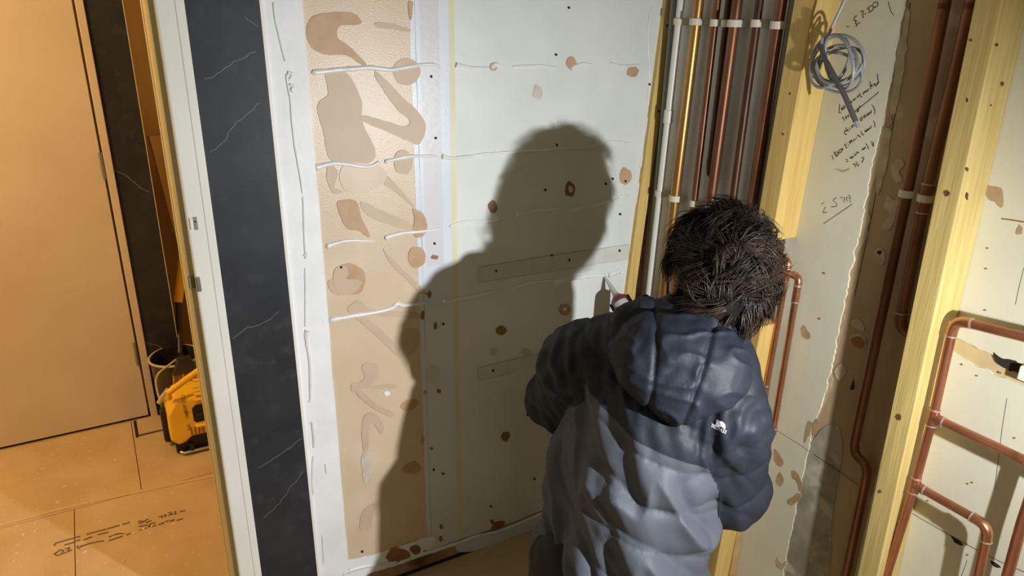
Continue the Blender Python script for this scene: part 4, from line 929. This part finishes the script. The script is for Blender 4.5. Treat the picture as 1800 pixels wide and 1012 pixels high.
# trousers and boots
T = Field((.45, .55, -.02), (1.4, 1.5, .75), .007)
for hj, kn, an in ((HJL, KL, AL), (HJR, KR, AR)):
    T.cone(hj, kn, .100, .076, .05); T.cone(kn, an+nrm(kn-an)*.03, .074, .058, .025)
T.cone(HIP-LAT*.06, HIP+LAT*.06, .118, .118, .05)
tv, tf_ = T.mesh(); tn = normals(tv, tf_)
tv = tv+tn*(vnoise(tv, (22, 22, 34))*.006)[:, None]
tv[:, 2] = np.maximum(tv[:, 2], .004)
np_mesh('trousers', tv, tf_, M['trousers'], per)
for an, to, kn, flat in ((AL, TL, KL, True), (AR, TR_, KR, False)):
    G = Field(np.minimum(an, to)-.16, np.maximum(an, to)+.16, .006)
    G.cone(an+nrm(kn-an)*.06, an, .052, .050, .02); G.cone(an, to, .050, .042, .03)
    if flat: G.cone(to, to+nrm((to-an)*V(1, 1, 0))*.05, .042, .036, .02)
    gv, gf = G.mesh(); gv[:, 2] = np.maximum(gv[:, 2], .002)
    bo = np_mesh('boot', gv, gf, M['boot'], per)

# jacket
J = Field((.42, .55, .24), (1.42, 1.5, 1.08), .0055)
HEM = HIP+V(-.018, -.005, -.10)
BK = -DEP
tors = [(HEM-LAT*.088+DEP*.035, MID-LAT*.078-AX*.04+DEP*.03, .104, .092), (HEM+LAT*.060, MID+LAT*.060-AX*.06, .110, .098), (HEM+BK*.030+LAT*.02, MID+BK*.024-AX*.06+LAT*.015, .110, .102)]
for a, b, ra, rb in tors: J.cone(a, b, ra, rb, .05)
shl = [(SL+BK*.0, SR+BK*.0, .072, .072), (MID+AX*.0, NECK-AX*.02, .090, .075), (SL+AX*.01, NECK, .075, .07), (SR+AX*.01, NECK, .075, .07)]
for a, b, ra, rb in shl: J.cone(a, b, ra, rb, .045)
arms = [(SL, EL, .074, .068), (EL, WL+nrm(EL-WL)*.06, .066, .050), (SR, ER, .076, .070), (ER, WR+nrm(ER-WR)*.06, .068, .050)]
for a, b, ra, rb in arms: J.cone(a, b, ra, rb, .018)
jv, jf = J.mesh(); jn = normals(jv, jf)
# keep only the cloth below the collar and above the hem
dt = np.min([cone_d(jv, *c_) for c_ in tors+shl], 0); da = np.min([cone_d(jv, *c_) for c_ in arms], 0)
upper = np.min([cone_d(jv, *c_) for c_ in shl], 0)
# yoke plane through three points on the back
Y_a, Y_c = PX(970, 640, 1.06), PX(1290, 826, .82)
yn = nrm(np.cross(Y_c-Y_a, DEP+V(0, 0, .0)))
if yn@AX < 0: yn = -yn
yo = (Y_a+Y_c)/2
latc = (jv-MID)@LAT
s_t = (jv-yo)@yn + .028*np.cos(latc/.19*1.57) + .004*vnoise(jv, 9)
tl = np.stack([cone_t(jv, a, b)*np.linalg.norm(b-a)+(.0 if i % 2 == 0 else .035) for i, (a, b, _, _) in enumerate(arms)], 0)
which = np.argmin(np.stack([cone_d(jv, *c_) for c_ in arms], 0), 0)
s_a = tl[which, np.arange(len(jv))]
wa = np.clip((dt-da)/.02*.5+.5, 0, 1)
def puff(s, sp, sharp=.55): 
    return np.abs(np.sin(np.pi*s/sp))**sharp
pt = puff(s_t+.02, .08, .32); pa_ = puff(s_a, .078, .38)
disp = (pt*(1-wa)+pa_*wa)*.008
# wrinkles: long folds running across the quilting, puckers close to the seams
e1 = jv@LAT; e2 = s_t; e3 = jv@DEP
al = e1*.55-e2*.83; ac = e1*.83+e2*.55; al2 = e1*.85-e2*.5; ac2 = e1*.5+e2*.85
def nz(a_, b_, c_, o_): return np.array([noise.noise(p) for p in np.stack([a_+o_, b_+o_*.7, c_-o_], -1)])
w1 = nz(al*4.2, ac*15, e3*6, 1.7); w3 = nz(al2*6, ac2*17, e3*7, 6.1); w5 = nz(al*9, ac*36, e3*14, 3.3)
w2 = nz(e1*62, e2*24, e3*30, .4); w4 = vnoise(jv, 8, 4.0)
fold = np.clip(1-np.abs(w1)*2.3, 0, 1)**1.5; crease = np.clip(1-np.abs(w3)*3.0, 0, 1)**2
low_ = np.clip((.02-s_t)/.08, 0, 1)*(1-wa)*.75+.3
disp += fold*.019*low_ - crease*.008*(low_+.2) + w5*.006 + w2*.0022*(1.3-(pt*(1-wa)+pa_*wa)) + w4*.006
near = np.exp(-(dt-da)**2/.0003)
disp += near*w2*.006
jv2 = jv+jn*disp[:, None]
grey = np.where(wa < .34, -s_t, -.05) 
lowhalf = (jv-HIP)@AX
grey = np.minimum(grey, .14-np.abs(0*lowhalf))
mj = mat('jacket_nylon', (40, 45, 55), .56, bump=.10, bscale=160, spec=.26)
nt = mj.node_tree; bs = nt.nodes['Principled BSDF']
at = nt.nodes.new('ShaderNodeAttribute'); at.attribute_name = 'cloth_zone'
mr = nt.nodes.new('ShaderNodeMapRange'); mr.inputs[1].default_value = -.001; mr.inputs[2].default_value = .001; nt.links.new(at.outputs['Fac'], mr.inputs[0])
mx = nt.nodes.new('ShaderNodeMix'); mx.data_type = 'RGBA'; mx.inputs[6].default_value = lin((33, 38, 47))+(1,); mx.inputs[7].default_value = lin((79, 82, 91))+(1,)
nt.links.new(mr.outputs[0], mx.inputs[0]); nt.links.new(mx.outputs[2], bs.inputs['Base Color'])
jacket = np_mesh('jacket', jv2, jf, mj, per, subsurf=1, attr=grey, label='quilted jacket, navy yoke and sleeves over grey lower back')

# hood lying on the upper back with a rolled collar
mh = mat('hood_nylon', (32, 37, 47), .56, bump=.10, bscale=160, spec=.26)
hc = PX(1203, 628, .893)
hdn = nrm(PX(1205, 705, .872)-PX(1215, 560, .945)); hlat = nrm(PX(1300, 650, .85)-PX(1100, 590, .99)); hlat = nrm(hlat-hdn*(hlat@hdn)); hout = np.cross(hdn, hlat)
if hout[1] > 0: hout = -hout
HR_ = np.stack([hlat, hdn, hout])
Hd = Field(hc-.24, hc+.26, .005)
Hd.ell(hc-hout*.035, (.116, .094, .058), HR_, .02)
Hd.ell(hc-hlat*.045+hdn*.0-hout*.03, (.075, .080, .058), HR_, .03); Hd.ell(hc+hlat*.05+hdn*.006-hout*.03, (.070, .078, .058), HR_, .03)
Hd.cone(hc+hdn*.07-hout*.04, hc-hdn*.02-hout*.03, .045, .06, .03)
rimp = [PX(1098, 585, 1.02), PX(1108, 555, 1.03), PX(1142, 545, 1.01), PX(1185, 555, .97), PX(1230, 570, .935), PX(1268, 588, .91), PX(1288, 618, .895), PX(1288, 655, .88)]
for a, b in zip(rimp, rimp[1:]): Hd.cone(a, b, .022, .022, .02)
for a, b in zip(rimp[:-1], rimp[1:]): Hd.cone(a+hdn*.03-hout*.01, b+hdn*.03-hout*.01, .03, .03, .03)
hv, hf = Hd.mesh(); hn = normals(hv, hf)
sd = (hv-hc)
def seam(p1, p2, w=.006):
    t_ = nrm(p2-p1); n_ = nrm(np.cross(t_, hout)); return np.exp(-((hv-p1)@n_/w)**2)
dh = -.006*seam(PX(1245, 590, .90), PX(1208, 706, .88), .0045) - .005*seam(PX(1150, 570, .96), PX(1140, 690, .92), .0045)
u1 = sd@hlat; u2 = sd@hdn; u3 = sd@hout
n1 = np.array([noise.noise(p) for p in np.stack([u1*12+u2*16, u2*24-u1*12, u3*10], -1)]); n2 = np.array([noise.noise(p) for p in np.stack([u1*45, u2*32+u1*20, u3*30], -1)])
rimd = np.min([cone_d(hv, a, b, .022, .022) for a, b in zip(rimp, rimp[1:])], 0)
dh += np.clip((1-np.abs(n1)*2.4), 0, 1)**2*.005 + n2*.0022 - .006*np.exp(-((rimd-.016)/.004)**2)
np_mesh('hood', hv+hn*dh[:, None], hf, mh, per, subsurf=1, label='navy hood folded on the upper back')
# stand-up collar flap at the left of the hood
co = Field(PX(1135, 540, 1.04)-.1, PX(1135, 540, 1.04)+.12, .005)
co.cone(PX(1106, 550, 1.04), PX(1130, 532, 1.04), .017, .013, .01); co.cone(PX(1130, 532, 1.04), PX(1152, 538, 1.03), .013, .016, .01); co.cone(PX(1128, 532, 1.04), PX(1133, 520, 1.04), .009, .006, .008)
cv, cf = co.mesh(); np_mesh('collar', cv+normals(cv, cf)*(vnoise(cv, 60)*.004)[:, None], cf, mh, per, subsurf=1)

# printed mark on the right shoulder blade, laid on the cloth
dg = bpy.context.evaluated_depsgraph_get(); je = jacket.evaluated_get(dg)
bvh = BVHTree.FromObject(je, dg); jo = world_loc(jacket)
def on_cloth(u, v, lift=.0012):
    d = (FWD+RT*((u-900)/F)-UP*((v-506)/F)).normalized()
    hit = bvh.ray_cast(CAM-jo, d)
    return (hit[0]+jo+hit[1]*lift) if hit[0] is not None else None
def cloth_patch(vs, fs, name, lift):
    pts = [on_cloth(*q_, lift) for q_ in vs]
    if any(p is None for p in pts): return
    MB().add(pts, fs).build(name, M['logo'], per)
ang = math.radians(26); ca, sa = math.cos(ang), math.sin(ang)
def lp(x, y, cx=1264.5, cy=749): return (cx+x*ca-y*sa, cy+x*sa+y*ca)      # x along the lettering, y downwards, in picture units
dome = [(-7, 0.5), (-7.2, -4), (-8.2, -8.5), (-6.2, -10.5), (-4.2, -8.2), (-1, -9.6), (3, -9.6), (7, -7.6), (9.6, -4), (10.8, 0.5)]
n_ = len(dome); vs = [lp(1.5, -3.5)]+[lp(x, y) for x, y in dome]
cloth_patch(vs, [(0, i+1, (i+1) % n_+1) for i in range(n_)], 'printed_emblem', .0016)
tv_, tfs = text_mesh('TRESPASS', 6.6)
xs = [p.x for p in tv_]; wd = max(xs)-min(xs)
cloth_patch([lp(p.x*29.0/wd, -p.y*1.25+4.2) for p in tv_], tfs, 'printed_lettering', .0018)
cloth_patch([lp(-14.5, 1.3), lp(14.3, 1.3), lp(14.3, 1.9), lp(-14.5, 1.9)], [(0, 1, 2, 3)], 'printed_line', .0019)

# hair: a clumpy cap and many loose tapered locks
def hair_r(d):
    """thickness of the hair mass in direction d (head axes)"""
    x, y, z = d@HRT, d@FACE, d@HUP
    return np.array([.092, .108, .112]), x, y, z
HCN = HEAD+HUP*.012-FACE*.010
WH = PX(1257, 512, .90)-HCN; WH = nrm(WH)
cap = Field(HCN-.17, HCN+.17, .006)
cap.ell(HCN+HUP*.004, (.088, .104, .106), RH, .02)
cap.ell(HCN-HUP*.06-FACE*.045, (.072, .052, .060), RH, .03)
cap.ell(HEAD+FACE*.10-HUP*.055, (.10, .085, .10), RH, .015, cut=True)
cap.cone(HEAD-HUP*.16+FACE*.03, HEAD-HUP*.13+FACE*.02, .07, .05, .015, cut=True)
cap.ell(HEAD-HRT*.098-FACE*.006-HUP*.024, (.030, .024, .036), RH, .01, cut=True)
hv, hf = cap.mesh(); hn = normals(hv, hf)
hv = hv+hn*(vnoise(hv, 24)*.010+vnoise(hv, 60)*.005)[:, None]
hair = np_mesh('hair', hv, hf, mat('deep_hair', (30, 22, 17), .8, rgb2=(18, 13, 10), scale=60, spec=.15), per, label='tousled dark brown hair')
capb = BVHTree.FromPolygons([Vector(p) for p in hv], [list(q_) for q_ in hf])
locks = [MB(), ]
vv, ff = [], []
EARL = HEAD-HRT*.092-FACE*.008-HUP*.022
NL = 13000
for i in range(NL):
    d = RNG.normal(size=3); d /= np.linalg.norm(d)
    y, z, x = d@FACE, d@HUP, d@HRT
    if y > .45 and z < .55: continue
    if z < -.75 or (z < -.35 and y > .1): continue
    hit = capb.ray_cast(Vector(HCN+d*.30), Vector(-d))
    if hit[0] is None: continue
    p = np.array(hit[0])-d*.004; nn = np.array(hit[1])
    cl = np.floor((p-HCN+np.array(noise.noise_vector(Vector(p*90)))*.006)/.026)*.026      # clump cell
    cn = np.array(noise.noise_vector(Vector(cl*55+np.array([.37, .71, .13])))); cn2 = np.array(noise.noise_vector(Vector(p*240)))
    fl_ = d-WH*(d@WH); fl_ = fl_/(np.linalg.norm(fl_)+1e-6)
    sw = np.array(noise.noise_vector(Vector(d*2.3+np.array([5, 2, 1]))))
    tdir = fl_*.55-HUP*.45*(z < .5)+cn*1.15+cn2*.1+FACE*.1+sw*1.5
    if d@WH > .93: tdir = fl_*.4+cn*1.2+HUP*.5+sw
    if np.linalg.norm(p-EARL) < .034: continue
    L = RNG.uniform(.045, .090); k = 6; q = p.copy(); pts = [q.copy()]
    for s_ in range(k):
        up_ = .33 if s_ < 2 else (.02 if s_ < 4 else -.28)
        tt = tdir-nn*(tdir@nn); tt = tt/(np.linalg.norm(tt)+1e-6)
        q = q+(tt+nn*up_*(.4+.6*abs(cn[0])*1.6)+cn2*.05+cn*.20*math.sin(s_*1.3+cn[1]*6)+np.array([0, 0, -.12*s_/k]))*L/k
        r_ = q-HCN; pts.append(q.copy()); nn = nrm(nn*.7+nrm(r_)*.3)
    w0 = RNG.uniform(.0007, .0017)
    base = len(vv); up = nrm(np.cross(tdir, nn)+1e-6)
    for j, pp in enumerate(pts):
        r_ = w0*(1-(j/k)**1.6)+.00012
        vv += [pp+up*r_, pp-up*r_*.5+nn*r_*.8, pp-up*r_*.5-nn*r_*.8]
    for j in range(k):
        for m_ in range(3):
            a = base+j*3+m_; b = base+j*3+(m_+1) % 3; ff.append((a, b, b+3, a+3))
o = np_mesh('hair_locks', np.array(vv), np.array(ff), M['hair'], per); o['kind'] = 'stuff'

# ------------------------------------------------------------------ sealant gun in the worker's hands
gn = thing('sealant_gun', 'sealant gun with red cartridge and white label, its nozzle touching the cream board', 'tool', tuple(TIP))
G_ = Vector(GAX); t0 = Vector(TIP)
MB().lathe([(.0030, 0.0), (.0042, .012), (.0085, .070), (.0125, .080), (.0125, .086)], t0, G_, 16).build('nozzle', M['nozzle'], gn, smooth=True, label='pale plastic nozzle')
MB().lathe([(.010, .082), (.012, .086), (.020, .090), (.0245, .096), (.0245, .300), (.022, .302)], t0, G_, 28).build('cartridge', M['red'], gn, smooth=True, label='red cartridge')
u_ = G_.orthogonal().normalized(); v_ = G_.cross(u_); mb = MB(); ts = np.linspace(0, 2*math.pi, 29); toward = (CAM-t0-G_*.15); toward = (toward-G_*toward.dot(G_)).normalized(); sidev = G_.cross(toward)
vs = []; fs = []
for i, a in enumerate(np.linspace(-.85, .75, 19)):
    dirn = toward*math.cos(a)+sidev*math.sin(a)
    vs += [t0+G_*.112+dirn*.0250, t0+G_*.285+dirn*.0250]
fs = [(2*i, 2*i+1, 2*i+3, 2*i+2) for i in range(18)]
MB().add(vs, fs).build('cartridge_label', M['label_white'], gn, smooth=True, label='white printed label on the cartridge')
MB().tube([t0+G_*.30+v_*.0, t0+G_*.31], .027, 20).build('end_plate', M['black'], gn)
MB().tube([t0+G_*.31, t0+G_*.62], .004, 10).build('plunger_rod', M['steel'], gn, smooth=True)
for sg in (-1, 1): MB().tube([t0+G_*.094+sidev*sg*.027, t0+G_*.40+sidev*sg*.027], .0035, 8).build('frame_rail', M['black'], gn, smooth=True)
MB().tube([Vector(HANDLE0)-Vector(PERP)*.02, Vector(HANDLE0)+Vector(PERP)*.02, Vector(HANDLE1)], [.022, .018, .016], 12).build('handle', M['black'], gn, smooth=True)
MB().tube([Vector(HANDLE0)+Vector(PERP)*.02-G_*.03, Vector(HANDLE1)-G_*.045], .006, 8).build('trigger', M['steel'], gn, smooth=True)
